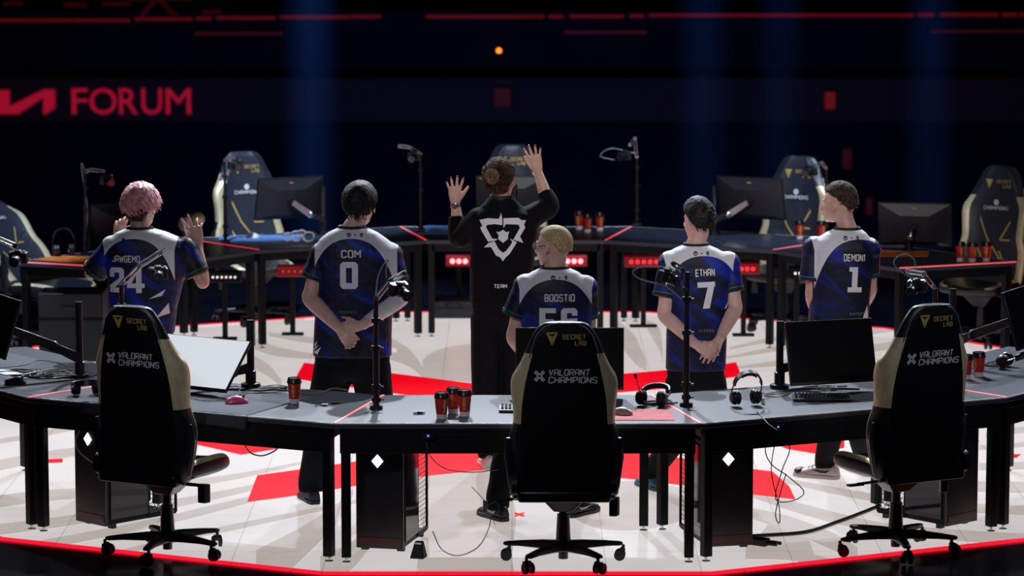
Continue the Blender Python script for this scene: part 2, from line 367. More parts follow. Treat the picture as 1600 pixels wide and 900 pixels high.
# ================================================================== DESKS
def desk(root, wi, wo, dp, h=.76, strips=(1,)):
    m = MB(); m.prism(ccw([(-wi / 2, 0), (wi / 2, 0), (wo / 2, -dp), (-wo / 2, -dp)]), h - .03, h); top = m.build('desktop', M['desk_top'], root, bevel=.003)
    m = MB(); m.box(-wo / 2 + .002, wo / 2 - .002, -dp - .004, -dp + .001, h - .006, h + .0012); m.build('edge_trim', M['edge'], root, bevel=.0015)
    m = MB(); m.box(-wo / 2 + .03, wo / 2 - .03, -dp + .012, -dp + .04, h - .165, h - .03); m.box(-wo / 2 + .03, wo / 2 - .03, -dp + .006, -dp + .012, h - .066, h - .060)
    m.build('front_apron', M['black_metal'], root, bevel=.002)
    m = MB(); m.box(-wi / 2 + .05, wi / 2 - .05, -.05, -.02, h - .09, h - .03); m.build('rear_rail', M['black_metal'], root, bevel=.002)
    for s in (-1, 1):
        m = MB(); a = Vector((s * (wi / 2 - .045), -.03, 0)); b = Vector((s * (wo / 2 - .065), -dp + .03, 0)); d = (b - a).normalized() * 1.0; q = Vector((-d.y, d.x, 0)) * .018
        m.prism(ccw([tuple((a + q)[:2]), tuple((b + q)[:2]), tuple((b - q)[:2]), tuple((a - q)[:2])]), h - .10, h - .031); m.build('side_rail', M['black_metal'], root)
        for (x, y) in ((s * (wi / 2 - .045), -.045), (s * (wo / 2 - .06), -dp + .045)):
            m = MB(); m.box(x - .025, x + .025, y - .025, y + .025, .03, h - .031); lg = m.build('leg', M['black_metal'], root, bevel=.003)
            m = MB(); m.T = Matrix.Translation((x, y, 0)); m.lathe([(.022, .0), (.024, .006), (.008, .010), (.007, .032)], 14); m.build('levelling_foot', M['chrome'], lg)
    for s in strips:
        a = Vector((s * (wi / 2 - .004), -.004, 0)); b = Vector((s * (wo / 2 - .004), -dp + .004, 0)); d = (b - a).normalized(); q = Vector((-d.y, d.x, 0)) * .0065
        m = MB(); m.prism(ccw([tuple((a + q)[:2]), tuple((b + q)[:2]), tuple((b - q)[:2]), tuple((a - q)[:2])]), h - .004, h + .003); m.build('light_strip', M['strip'], root)
    m = MB(); m.box(-.3, .3, -dp + .25, -dp + .45, h - .14, h - .09); m.box(-.3, .3, -dp + .25, -dp + .252, h - .14, h - .03); m.box(-.3, .3, -dp + .448, -dp + .45, h - .14, h - .03)
    m.build('cable_tray', M['black_metal'], root)
WI, WO, DP, API = 1.5, 1.947, .95, 3.185
FWI, FAPI = 1.4, 2.916; FWO = FWI + 2 * DP * math.tan(R(13.5))
dlab = {0: 'dark desk in the middle of the near row, cup trio on it', -1: 'dark desk under the tilted white screen, draped with a large mat',
        1: 'dark desk with a keyboard and standing headset, right of the middle near desk', -2: 'dark desk at the left picture edge carrying a black mouse and printed mat',
        2: 'dark desk at the right picture edge holding two cups and a headset'}
NEAR = {}; FAR = {}
def arcpos(c, ap, a, sgn): return (c[0] + ap * math.sin(a), c[1] + sgn * ap * math.cos(a), 0)
for k in (0, -1, 1, -2, 2):
    a = k * 2 * hn
    NEAR[k] = thing('player_desk', dlab[k], 'desk', arcpos(NC, API, a, -1), a, 'near row of player desks')
    desk(NEAR[k], WI, WO, DP, strips=((-1, 1) if k == 0 else ((-1,) if k == -1 else ((1,) if k == 1 else ()))))
flab = {0: 'far middle desk behind the person with both hands raised', -1: 'far desk left of centre with white-blue mats and a ring of white cable',
        1: 'far desk right of centre under the raised far monitor and a red cup', -2: 'far left desk with an orange mat and headset', 2: 'far right desk with a row of three red cups'}
for k in (0, -1, 1, -2, 2):
    a = k * R(27)
    FAR[k] = thing('player_desk', flab[k], 'desk', arcpos(FC, FAPI, a, 1), math.pi - a, 'far row of player desks')
    desk(FAR[k], FWI, FWO, DP, strips=((-1, 1) if k == 0 else ((1,) if k == -1 else ((-1,) if k == 1 else ((1,) if k == -2 else (-1,))))))
# ================================================================== CHAIRS
ROWS = [(.40, .24), (.44, .262), (.50, .28), (.60, .298), (.68, .300), (.72, .288), (.77, .266), (.85, .271), (.94, .286), (1.0, .283), (1.03, .262), (1.07, .236), (1.13, .208), (1.18, .188), (1.22, .170), (1.255, .145), (1.275, .125), (1.287, .095)]
WIN = [(.40, .21), (.60, .235), (.75, .243), (.85, .238), (.95, .222), (1.0, .208), (1.08, .192), (1.15, .170), (1.22, .145), (1.287, .08)]
ROWS = [(.40 + (z - .40) * 1.07, w_) for z, w_ in ROWS]; WIN = [(.40 + (z - .40) * 1.07, w_) for z, w_ in WIN]
def yb(z): return -.245 - .115 * (z - .42)
def back_geo():
    m = MB(); rings = []; tags = []
    for z, w_ in ROWS:
        wi = min(lerp_table(WIN, z)[0], w_ - .012); k = lerp_table([(.4, .7), (.6, 1.0), (1.0, 1.0), (1.15, .45), (1.287, .2)], z)[0]; y = yb(z)
        t = .095 if z < 1.31 else .095 - (z - 1.31) * .6
        half = [(0, y - .004), (wi * .55, y - .004), (wi, y + .004), (wi + (w_ - wi) * .55, y + .012 + .02 * k), (w_, y + .02 + .055 * k), (w_ - .006, y + .03 + .105 * k), (w_ - .03, y + .035 + .115 * k), (w_ - .065, y + t + .04 * k), (wi * .62, y + t - .002), (0, y + t - .006)]
        full = half + [(-x, yy) for x, yy in half[-2:0:-1]]
        rings.append([(x, yy, z) for x, yy in full])
    n = len(rings[0]); mis = []
    colidx = lambda i: i if i < 9 else n - 1 - i
    for r in range(len(rings) - 1):
        z = (ROWS[r][0] + ROWS[r + 1][0]) / 2
        for i in range(n):
            c = colidx(i)
            if c in (0, 1): mi = 0
            elif c in (2, 3, 4): mi = 2 if .80 < z < 1.203 else 1
            elif c in (5, 6): mi = 2 if .45 < z < 1.14 else 3
            else: mi = 3
            if z > 1.256 and c <= 4: mi = 1
            mis.append(mi)
    m.loft(rings, mis + [1, 1])
    return m
def flat_on_back(m, vs, fs, cx, cz, off=.004, front=False, mi=0):
    # xy text geometry laid on the raked back plane
    out = []
    for p in vs:
        z = .40 + (cz + p[1] - .40) * 1.07; x = cx + p[0]
        y = yb(z) - off - .003 if not front else yb(z) + .093 + off
        out.append((x if not front else -x, y, z))
    m.add(out, fs if not front else fs, mi)
def poly_geo(pts):
    tri = mg.tessellate_polygon([[Vector((x, y, 0)) for x, y in pts]]); return [(x, y, 0) for x, y in pts], [tuple(t) for t in tri]
def bar2(a, b, w_):
    a = Vector(a); b = Vector(b); d = (b - a).normalized(); q = Vector((-d.y, d.x)) * w_ / 2
    return [tuple(a + q), tuple(a - q), tuple(b - q), tuple(b + q)]
def star_base(root, a0):
    m = MB(); m.lathe([(.045, .075), (.055, .085), (.055, .12), (.04, .13), (.033, .26), (.033, .27), (.024, .27), (.024, .38)], 20); m.cyl((0, 0, .03), (0, 0, .08), .026); m.build('gas_lift', M['plastic'], root)
    for k in range(5):
        a = a0 + k * 2 * math.pi / 5; m = MB(); rings = []
        for t, w_, z0, z1 in ((.02, .036, .075, .125), (.12, .032, .082, .122), (.24, .025, .085, .112), (.315, .022, .082, .103), (.335, .012, .085, .100)):
            rings.append([(t, -w_, z0), (t, w_, z0), (t, w_ * .8, z1), (t, -w_ * .8, z1)])
        m.T = Matrix.Rotation(a, 4, 'Z'); m.loft(rings); lg = m.build('base_leg', M['plastic'], root, bevel=.006)
        m = MB(); m.T = Matrix.Translation((.32 * math.cos(a), .32 * math.sin(a), 0)) @ Matrix.Rotation(a + 1.1 + k * .8, 4, 'Z')
        for s in (-1, 1):
            m.tube([(s * .011, 0, .030), (s * .026, 0, .030)], .030, 18)
            m.tube([(s * .026, 0, .030), (s * .028, 0, .030)], .022, 14)
        m.cyl((0, .018, .045), (0, .018, .085), .009, 10)
        m.tube([(-.02, .012, .052), (.02, .012, .052)], .017, 12)
        m.build('caster', M['rubber'], lg)
def make_chair(name, label, loc, yaw, a0, group, front=True, lift=0.0):
    root = thing(name, label, 'chair', loc, yaw, group)
    bk = back_geo().build('backrest', [M['shell'], M['leather'], M['gold'], M['leather_grey']], root, smooth=50)
    s_ = bk.modifiers.new('sub', 'SUBSURF'); s_.levels = 1; s_.render_levels = 2
    # piping along the head edge
    for s in (-1, 1):
        m = MB(); m.tube([(s * (lerp_table(WIN, z)[0] + .002), yb(z) - .001, z) for z in (1.16, 1.20, 1.24, 1.28, 1.32)] + [(s * .075, yb(1.335), 1.335)], .0022, 6, smooth=3); m.build('piping', M['piping'], bk)
    m = MB()
    tri = [(-.062, .03), (.004, .03), (-.029, -.036)]
    for pp in ([(-.062, .03), (-.0, .03), (-.004, .022), (-.058, .022)], [(-.062, .027), (-.047, .018), (-.031, .008), (-.031, -.036)], [(.0, .027), (-.015, .018), (-.0285, .008), (-.0285, -.036)]):
        flat_on_back(m, *poly_geo(pp), -.035 + .0, 1.207)
    for t, x, z, s in (('SECRET', .050, 1.214, .118), ('LAB', .083, 1.183, .055)):
        v, f = text_sq(t, .021, s, .18); flat_on_back(m, v, f, x, z)
    m.build('maker_badge', M['gold_mark'], bk, smooth=0)
    m = MB()
    for t, x, z, s in (('VALORANT', .022, 1.037, .210), ('CHAMPIONS', .041, .999, .248)):
        v, f = text_sq(t, .028, s, .17, .26, .12); flat_on_back(m, v, f, x + .003, z)
    for k in range(4):      # four chevrons pointing inwards
        ca, sa = math.cos(k * math.pi / 2), math.sin(k * math.pi / 2); rt = lambda p: (p[0] * ca - p[1] * sa, p[0] * sa + p[1] * ca)
        for q in ((.027, .020), (.027, -.020)): flat_on_back(m, *poly_geo(bar2(rt((.0065, 0)), rt(q), .0068)), -.130, 1.019)
    m.build('event_lettering', M['white_mark'], bk, smooth=0)
    m = MB()      # round emblem and corner ticks low on the shell
    for r0, r1 in ((.026, .029), (.014, .016), (.004, .007)):
        pts = []; fs = []
        for k in range(24):
            a = k * math.pi / 12; pts += [(r0 * math.cos(a), r0 * math.sin(a), 0), (r1 * math.cos(a), r1 * math.sin(a), 0)]; j = (k + 1) % 24; fs.append((2 * k, 2 * k + 1, 2 * j + 1, 2 * j))
        flat_on_back(m, pts, fs, 0, .53, .006)
    for sx in (-1, 1):
        for sz in (-1, 1):
            flat_on_back(m, *poly_geo(bar2((sx * .043, sz * .05), (sx * .052, sz * .043), .004)), 0, .53, .006)
    m.build('round_emblem', M['plastic2'], bk, smooth=0)
    for s in (-1, 1):       # pale triangles on the lower side wings
        m = MB(); x = s * .303; m.add([(x, yb(.64) + .055, .66), (x, yb(.6) + .09, .62), (x - s * .004, yb(.6) + .05, .60)], [(0, 1, 2)]); m.build('wing_mark', M['white_mark'], bk, smooth=0)
    if front:
        for pts in ([(-.17, 1.0), (-.06, .77), (.06, .62)], [(.17, .96), (.05, .76), (.15, .76)], [(-.16, .74), (-.07, .58), (.10, .58), (.05, .68)], [(-.2, 1.05), (-.16, .98)], [(.2, 1.05), (.17, .98)], [(.16, .64), (.2, .56)]):
            m = MB()
            for a, b in zip(pts, pts[1:]): flat_on_back(m, *poly_geo(bar2(a, b, .012)), 0, 0, .006, True)
            m.build('front_gold_line', M['gold_mark'], bk, smooth=0)
        m = MB()
        v, f = text_sq('SECRET', .022, .12, .2); flat_on_back(m, v, f, .05, 1.175, .006, True); v, f = text_sq('LAB', .022, .06, .2); flat_on_back(m, v, f, .08, 1.142, .006, True)
        flat_on_back(m, *poly_geo([(-.10, 1.19), (-.04, 1.19), (-.07, 1.12)]), 0, 0, .006, True)
        m.build('front_badge', M['gold_mark'], bk, smooth=0)
        m = MB(); v, f = text_sq('CHAMPIONS', .024, .2, .2); flat_on_back(m, v, f, .0, .985, .007, True)
        flat_on_back(m, *poly_geo([(.022 * math.cos(k * math.pi / 4), 1.025 + .022 * math.sin(k * math.pi / 4)) for k in range(8)]), 0, 0, .007, True)
        m.build('front_lettering', M['white_mark'], bk, smooth=0)
    # hinge bar and side discs
    m = MB(); m.box(-.245, .245, -.30, -.20, .385, .455); m.build('recline_bracket', M['plastic'], root, bevel=.02, seg=3)
    for s in (-1, 1):
        m = MB(); m.tube([(s * .245, -.235, .475), (s * .275, -.235, .475), (s * .285, -.235, .475)], [.062, .062, .045], 22); m.build('hinge_cover', M['plastic2'], root)
        m = MB(); m.tube([(s * .245, -.24, .40), (s * .262, -.22, .46), (s * .285, -.21, .62), (s * .29, -.22, .72)], [.02, .03, .03, .012], 8); m.build('side_bracket', M['plastic'], root)
    # seat
    m = MB(); rings = []
    for y, w_, z0, z1, lip in ((-.22, .24, .395, .455, .0), (-.18, .262, .385, .475, .02), (.0, .27, .38, .475, .03), (.16, .272, .38, .475, .03), (.24, .262, .39, .470, .022), (.285, .23, .41, .455, .008)):
        rings.append([(-w_ * .8, y, z0), (w_ * .8, y, z0), (w_, y, (z0 + z1) / 2 - .01), (w_ - .01, y, z1 + lip - .01), (w_ - .05, y, z1 + lip + .005), (w_ - .10, y, z1), (0, y, z1 - .008), (-w_ + .10, y, z1), (-w_ + .05, y, z1 + lip + .005), (-w_ + .01, y, z1 + lip - .01), (-w_, y, (z0 + z1) / 2 - .01)])
    mis = []
    for r in range(5):
        for i in range(11): mis.append(1 if i in (3, 8) else 0)
    m.loft(rings, mis + [0, 0]); st = m.build('seat', [M['leather'], M['gold']], root, smooth=50); s_ = st.modifiers.new('sub', 'SUBSURF'); s_.levels = 1; s_.render_levels = 2
    # mechanism with its levers
    m = MB(); m.prism([(-.14, -.13), (.14, -.13), (.14, .12), (-.14, .12)], .372, .392); m.loft([[(-.12, -.10, .372), (.12, -.10, .372), (.12, .09, .372), (-.12, .09, .372)], [(-.05, -.05, .29), (.05, -.05, .29), (.05, .05, .29), (-.05, .05, .29)]])
    m.build('tilt_mechanism', M['plastic'], root, bevel=.005)
    m = MB(); m.tube([(-.05, -.05, .365), (-.30, -.08, .366)], [.009, .008], 8); m.box(-.36, -.27, -.10, -.065, .358, .368); m.build('tilt_lever', M['plastic'], root)
    m = MB(); m.box(.08, .27, -.07, -.045, .355, .372); m.prism(ccw([(.24, -.075), (.285, -.075), (.30, -.035), (.25, -.035)]), .27, .372); m.build('height_lever', M['plastic'], root, bevel=.006)
    for ch in root.children: ch.location.z += lift
    star_base(root, a0 - yaw)
    return root
g = 'gaming chairs behind the near desks'
pc = U(880, 881); ch_c = make_chair('gaming_chair', 'black gaming chair with gold shoulders seen square from behind, in the centre foreground', (pc.x, pc.y, 0), 0, R(90), g, False)
pl = U(262, 866); ch_l = make_chair('gaming_chair', 'black and gold gaming chair turned right, in front of the tilted white screen', (pl.x, pl.y, 0), R(-27), R(255), g, False, .045)
pr = U(1399, 862); ch_r = make_chair('gaming_chair', 'black and gold gaming chair turned left, beside the dark monitor and keyboard', (pr.x, pr.y, 0), R(27), R(275), g, False, .045)
g = 'gaming chairs behind the far desks'
far0 = make_chair('gaming_chair', 'far gaming chair with white-gold edges behind the monitor left of centre', (-2.05, 4.55, 0), math.pi + R(22), R(40), g)
dup(far0, (.0, 5.2, 0), math.pi, 'far grey-topped gaming chair behind the head of the person in black')
dup(far0, (2.16, 4.15, 0), math.pi - R(24), 'far gaming chair with gold lines beside the monitor right of centre')
dup(far0, (3.60, 3.35, 0), math.pi - R(34), 'far gaming chair standing alone at the right, behind three red cups')
lc = dup(far0, (-3.52, 3.25, 0), R(-126), 'far gaming chair leaning far back at the left picture edge')
for ch in lc.children:
    if ch.name.startswith('backrest'):
        Rx = Matrix.Rotation(R(34), 4, 'X'); pv = Vector((0, -.25, .42)); ch.rotation_euler = (R(34), 0, 0); ch.location = pv - Rx @ pv
# ================================================================== PEOPLE
def skin_mat(name, col):
    m = mat(name, col, .48, 0, .08, 30); b = m.node_tree.nodes['Principled BSDF']
    b.inputs['Subsurface Weight'].default_value = .08; b.inputs['Subsurface Scale'].default_value = .02
    return m
M['skin_pale'] = skin_mat('pale_skin', (.70, .43, .36)); M['skin_tan'] = skin_mat('tan_skin', (.58, .34, .26)); M['skin_warm'] = skin_mat('warm_skin', (.62, .38, .30))
M['hair_black'] = mat('black_hair', (.010, .009, .009), .6, 0, .5, 60, bump=.5, spec=.3)
M['hair_brown'] = mat('brown_hair', (.050, .026, .014), .75, 0, .7, 60, bump=.4, spec=.1)
M['hair_dark'] = mat('dark_brown_hair', (.045, .030, .020), .7, 0, .5, 80, bump=.5, spec=.25)
M['hair_pink'] = mat('pink_hair', (.68, .30, .33), .45, 0, .35, 50, bump=.2)
M['hair_blond'] = mat('cropped_blond_hair', (.46, .34, .17), .7, 0, .35, 90, bump=.3)
M['pants'] = mat('black_trousers', (.005, .005, .007), .85, 0, .3, 14, bump=.25, spec=.15)
M['jacket'] = mat('black_jacket', (.003, .003, .004), .8, 0, .3, 14, bump=.4, spec=.15)
M['trim_black'] = mat('collar_knit', (.006, .006, .008), .7, 0, .2)
M['green'] = mat('green_trim', (.02, .30, .16), .5, 0, .1)
M['shoe_black'] = mat('black_shoe', (.010, .010, .014), .5, 0, .2)
M['shoe_white'] = mat('white_shoe', (.72, .60, .60), .55, 0, .08)
M['shoe_teal'] = mat('teal_shoe', (.02, .09, .13), .5, 0, .1)
M['shoe_blue'] = mat('navy_shoe', (.01, .014, .05), .6, 0, .2)
M['sole_white'] = mat('pale_sole', (.66, .58, .56), .6, 0, .05)
M['name_print'] = mat('shirt_print', (.84, .81, .86), .6, 0, .04)
M['eye'] = mat('eye_white', (.8, .8, .8), .2); M['iris'] = mat('iris', (.03, .02, .015), .2)
M['nail'] = mat('dark_nail_varnish', (.10, .02, .02), .3)
M['clear'] = mat('spectacle_lens', (.25, .28, .32), .05, 0, .05)
def jersey_mat(name, seed):
    m = bpy.data.materials.new(name); m.use_nodes = True; nt = m.node_tree; b = nt.nodes['Principled BSDF']; N = nt.nodes.new; L = nt.links.new
    at = N('ShaderNodeAttribute'); at.attribute_name = 'cloth'; sx = N('ShaderNodeSeparateXYZ'); L(at.outputs['Vector'], sx.inputs[0])
    def mth(op, a, b_=None, c=None):
        n = N('ShaderNodeMath'); n.operation = op
        for i, q in enumerate((a, b_, c)):
            if q is None: continue
            if isinstance(q, (int, float)): n.inputs[i].default_value = q
            else: L(q, n.inputs[i])
        return n.outputs[0]
    u, v, s = sx.outputs
    u2 = mth('MULTIPLY', u, u); u4 = mth('MULTIPLY', u2, u2)
    drop = mth('ADD', mth('MULTIPLY', u2, 1.9), mth('MULTIPLY', u4, 40)); drop = mth('ADD', drop, .052)
    white = mth('MULTIPLY', mth('GREATER_THAN', mth('ADD', v, drop), 0), mth('LESS_THAN', s, 0))
    m0 = N('ShaderNodeMapping'); L(at.outputs['Vector'], m0.inputs[0]); m0.inputs['Rotation'].default_value = (0, 0, R(34)); mp = N('ShaderNodeMapping'); L(m0.outputs[0], mp.inputs[0]); mp.inputs['Scale'].default_value = (2.6, 11, 1); mp.inputs['Location'].default_value = (seed, seed * .7, 0)
    nz = N('ShaderNodeTexNoise'); nz.noise_dimensions = '2D'; nz.inputs['Scale'].default_value = 1.0; nz.inputs['Detail'].default_value = 3; nz.inputs['Distortion'].default_value = .6; L(mp.outputs[0], nz.inputs['Vector'])
    cr = N('ShaderNodeValToRGB'); L(nz.outputs['Fac'], cr.inputs['Fac']); e = cr.color_ramp.elements
    e[0].position = .38; e[0].color = (.004, .005, .017, 1); e[1].position = .70; e[1].color = (.006, .024, .34, 1)
    q = e.new(.50); q.color = (.005, .008, .045, 1); q = e.new(.60); q.color = (.005, .014, .15, 1)
    mx = N('ShaderNodeMixRGB'); L(white, mx.inputs[0]); L(cr.outputs[0], mx.inputs[1]); mx.inputs[2].default_value = (.74, .74, .80, 1)
    L(mx.outputs[0], b.inputs['Base Color']); b.inputs['Roughness'].default_value = .55; b.inputs['Specular IOR Level'].default_value = .35
    tc = N('ShaderNodeTexCoord'); n2 = N('ShaderNodeTexNoise'); n2.inputs['Scale'].default_value = 7; n2.inputs['Detail'].default_value = 2; n2.inputs['Distortion'].default_value = 1.2; L(tc.outputs['Object'], n2.inputs['Vector'])
    bp = N('ShaderNodeBump'); bp.inputs['Strength'].default_value = .35; bp.inputs['Distance'].default_value = .03; L(n2.outputs['Fac'], bp.inputs['Height']); L(bp.outputs['Normal'], b.inputs['Normal'])
    return m
def remesh(m, name, mats, parent, vox=.005, sm=4, attr=None):
    me = bpy.data.meshes.new('t'); me.from_pydata([tuple(v) for v in m.v], [], m.f); o = bpy.data.objects.new('t', me); C.objects.link(o)
    r = o.modifiers.new('r', 'REMESH'); r.mode = 'VOXEL'; r.voxel_size = vox; r.adaptivity = 0
    s = o.modifiers.new('s', 'SMOOTH'); s.factor = .5; s.iterations = sm
    dg = bpy.context.evaluated_depsgraph_get(); nm = bpy.data.meshes.new_from_object(o.evaluated_get(dg)); bpy.data.objects.remove(o); bpy.data.meshes.remove(me)
    nm.name = name; nm.materials.clear()
    for q in (mats if isinstance(mats, (list, tuple)) else [mats]): nm.materials.append(q)
    nm.polygons.foreach_set('use_smooth', [True] * len(nm.polygons)); nm.polygons.foreach_set('material_index', [0] * len(nm.polygons))
    if attr:
        a = nm.attributes.new('cloth', 'FLOAT_VECTOR', 'POINT'); buf = []
        for v in nm.vertices: buf += attr(v.co)
        a.data.foreach_set('vector', buf)
    o = bpy.data.objects.new(name, nm); C.objects.link(o); o.parent = parent
    return o
def sup(cx, cy, z, a, b, n=28, p=2.4):
    out = []
    for k in range(n):
        t = 2 * math.pi * k / n; c, s = math.cos(t), math.sin(t)
        out.append((cx + a * math.copysign(abs(c) ** (2 / p), c), cy + b * math.copysign(abs(s) ** (2 / p), s), z))
    return out
def hand(m, W, d, n, thumb_side, curls=(.3, .3, .3, .3), spread=.10, tcurl=.3, k=1.0, tang=.8, mi=0, nails=None):
    """palm, four unequal bent fingers and a side-set thumb; d finger direction, n palm-facing direction"""
    d = Vector(d).normalized(); n = Vector(n); n = (n - d * n.dot(d)).normalized(); s = Vector(thumb_side); s = (s - d * s.dot(d) - n * s.dot(n)).normalized()
    W = Vector(W); rings = []
    for t, a, b in ((-.035, .027, .020), (0, .029, .018), (.025, .036, .018), (.055, .041, .0155), (.085, .041, .0135), (.094, .036, .009)):
        c = W + d * t * k; rings.append([c + (s * a * math.cos(q * math.pi / 8) + n * b * math.sin(q * math.pi / 8)) * k for q in range(16)])
    m.loft(rings)
    m.sph(W + (d * .035 + s * .024 + n * .010) * k, .022 * k, .022 * k, .022 * k, 10, 7)
    out = []
    for i, (off, ln, r) in enumerate(((.030, .074, .0088), (.010, .082, .0092), (-.011, .076, .0088), (-.030, .060, .0078))):
        base = W + (d * (.082 - abs(off - .008) * .15) + s * off) * k; ang = (off - .0) / .03 * spread
        fd = (d * math.cos(ang) + s * math.sin(ang)).normalized(); P = [base - fd * .02 * k, base]; th = 0; c = curls[i]
        for j, fr in enumerate((.42, .32, .26)):
            th += c * (.8, 1.1, .8)[j]; P.append(P[-1] + (fd * math.cos(th) + n * math.sin(th)) * ln * fr * k)
        m.tube(P, [r * k, r * k * 1.02, r * .97 * k, r * .9 * k, r * .72 * k], 10, smooth=4); m.sph(P[-1], r * .74 * k, n=8, m=6)
        out.append((P, fd))
    ang = tang; td = (d * math.cos(ang) + s * math.sin(ang)).normalized(); b0 = W + (d * .022 + s * .022) * k; P = [b0, b0 + td * .038 * k]
    t2 = (td * math.cos(tcurl) + (n * .6 + d * .5 - s * .2).normalized() * math.sin(tcurl)).normalized()
    P += [P[-1] + t2 * .030 * k, P[-1] + t2 * .054 * k]
    m.tube(P, [.014 * k, .0115 * k, .0105 * k, .0078 * k], 10, smooth=4); m.sph(P[-1], .008 * k, n=8, m=6)
    if nails is not None:
        for (Pf, fd) in out:
            e = Pf[-1]; dd = (Pf[-1] - Pf[-2]).normalized(); nails.sph(e - n * .006 * k - dd * .002, .0045 * k, .0035 * k, .006 * k, 8, 6)
    return out
def arm(m, S, E, W, k=1.0, up=.050, fo=.044, wr=.027):
    S, E, W = Vector(S), Vector(E), Vector(W)
    m.tube([S, S.lerp(E, .35), S.lerp(E, .8), E, E.lerp(W, .25), E.lerp(W, .65), W], [up * 1.12 * k, up * 1.02 * k, up * .86 * k, up * .82 * k, fo * k, fo * .82 * k, wr * k], 16, smooth=4, flat=.92)
    m.sph(E, up * .80 * k, n=12, m=8); m.sph(S, up * 1.18 * k, n=12, m=8)
def head_frame(c, yaw, pitch=0.0, roll=0.0, k=1.0):
    return Matrix.Translation(c) @ Matrix.Rotation(yaw, 4, 'Z') @ Matrix.Rotation(pitch, 4, 'X') @ Matrix.Rotation(roll, 4, 'Y') @ Matrix.Scale(k, 4)
def head(m, T, neck_base, nr=.058, jaw=1.0):
    old = m.T; m.T = T
    m.sph((0, -.012, .030), .0765, .098, .085, 24, 16); m.sph((0, -.030, .000), .070, .072, .070, 20, 12)
    m.sph((0, .030, -.020), .062, .064, .080, 20, 14); m.sph((0, .040, -.070), .046 * jaw, .046, .040, 18, 12); m.sph((0, .070, -.093), .022, .018, .018, 12, 8)
    m.sph((0, .078, .022), .050, .018, .014, 14, 8)                                   # brow
    m.tube([(0, .086, .012), (0, .100, -.012), (0, .112, -.034)], [.009, .010, .014], 10); m.sph((.010, .098, -.037), .009, n=8, m=6); m.sph((-.010, .098, -.037), .009, n=8, m=6)
    m.sph((0, .090, -.057), .024, .010, .006, 12, 7); m.sph((0, .089, -.067), .020, .010, .007, 12, 7)
    for s in (-1, 1):
        m.sph((s * .034, .066, -.022), .022, .024, .018, 10, 8)                        # cheek
        # ear: rim and lobe
        pts = [(s * (.072 + .012 * math.sin(t)), -.012 - .016 * math.cos(t) - .006 * math.sin(t), .004 + .030 * math.sin(t * 1.0)) for t in [(-1.5 + j * .45) for j in range(9)]]
        m.tube(pts, .0055, 8, smooth=2); m.sph((s * .076, -.006, .000), .007, .017, .026, 10, 8); m.sph((s * .076, .002, -.028), .006, .008, .010, 8, 6)
    m.T = old
    a = T @ Vector((0, -.028, -.045)); b = Vector(neck_base)
    m.tube([a, a.lerp(b, .5), b, b + Vector((0, 0, -.06))], [nr * .97, nr * .93, nr * 1.08, nr * 1.5], 18, smooth=3)
def eyes(T, parent):
    for s in (-1, 1):
        m = MB(); m.T = T; m.sph((s * .031, .0765, .004), .0125, n=12, m=8); m.sph((s * .031, .0865, .004), .006, .004, .006, 10, 6, 1); m.build('eye', [M['eye'], M['iris']], parent)
def hair_cap(T, name, mt, parent, thick, line, amp=.004, freq=30, locks=0, lk=(.03, .008), flow=(0, -.3, -1), top=1.0, seed=3):
    """shell over the skull: thick(dir)->m, line(dir)->True where hair grows; plus combed locks"""
    rnd = random.Random(seed); m = MB(); m.T = T; n, mm = 56, 34; rings = []
    cen = Vector((0, -.014, .022)); rad = Vector((.079, .101, .090))
    def surf(d, t): return cen + Vector((d.x * (rad.x + t), d.y * (rad.y + t), d.z * ((rad.z if d.z > 0 else rad.z + .030) + t)))
    def dirn(th, ph): return Vector((math.cos(ph) * math.cos(th), math.cos(ph) * math.sin(th), math.sin(ph)))
    for j in range(mm + 1):
        ph = -math.pi / 2 + math.pi * j / mm; rg = []
        for i in range(n):
            d = dirn(2 * math.pi * i / n, ph); t = thick(d) * min(1, max(0, line(d))) + (-.02) * (1 - min(1, max(0, line(d))))
            if line(d) > 0: t += amp * noise.noise(Vector((d.x * freq * .12, d.y * freq * .12, d.z * freq * .03)) * 3 + Vector((seed, 0, 0)))
            rg.append(surf(d, t))
        rings.append(rg)
    m.loft(rings)
    fl_ = Vector(flow); cnt = 0; tries = 0
    while cnt < locks and tries < locks * 20:
        tries += 1; d = dirn(rnd.uniform(0, 2 * math.pi), math.asin(rnd.uniform(-.75, 1)))
        if line(d) < .8: continue
        cnt += 1; p = surf(d, thick(d) * .75); f = fl_ + Vector((rnd.uniform(-.35, .35), rnd.uniform(-.35, .35), rnd.uniform(-.3, .3)))
        if callable(flow_fn := lk[2] if len(lk) > 2 else None): f = flow_fn(d) + Vector((rnd.uniform(-.3, .3), rnd.uniform(-.3, .3), rnd.uniform(-.3, .3)))
        f = (f - d * f.dot(d) * .85).normalized(); ln = lk[0] * rnd.uniform(.6, 1.2); P = []; q = p.copy()
        for j in range(5):
            P.append(q.copy()); q = q + f * ln / 4 + d * (.003 if j < 1 else -.0015); f = (f - d * .05).normalized()
        w_ = lk[1] * rnd.uniform(.6, 1.1); m.tube(P, [w_ * .5, w_, w_ * .9, w_ * .6, w_ * .1], 6, flat=.5)
    return m.build(name, mt, parent, smooth=60)
def ln_std(nape=-.62, front=.42, side=-.05, soft=.12):
    def f(d):
        # lowest z (unit sphere) at which hair grows for this azimuth
        y = d.y / max(1e-5, math.hypot(d.x, d.y)) if math.hypot(d.x, d.y) > 1e-5 else 0
        if y < -.15: lim = side + (nape - side) * min(1, (-y - .15) / .55)
        else: lim = side + (front - side) * min(1, max(0, (y + .15) / .75))
        return min(1, max(0, (d.z - lim) / soft))
    return f
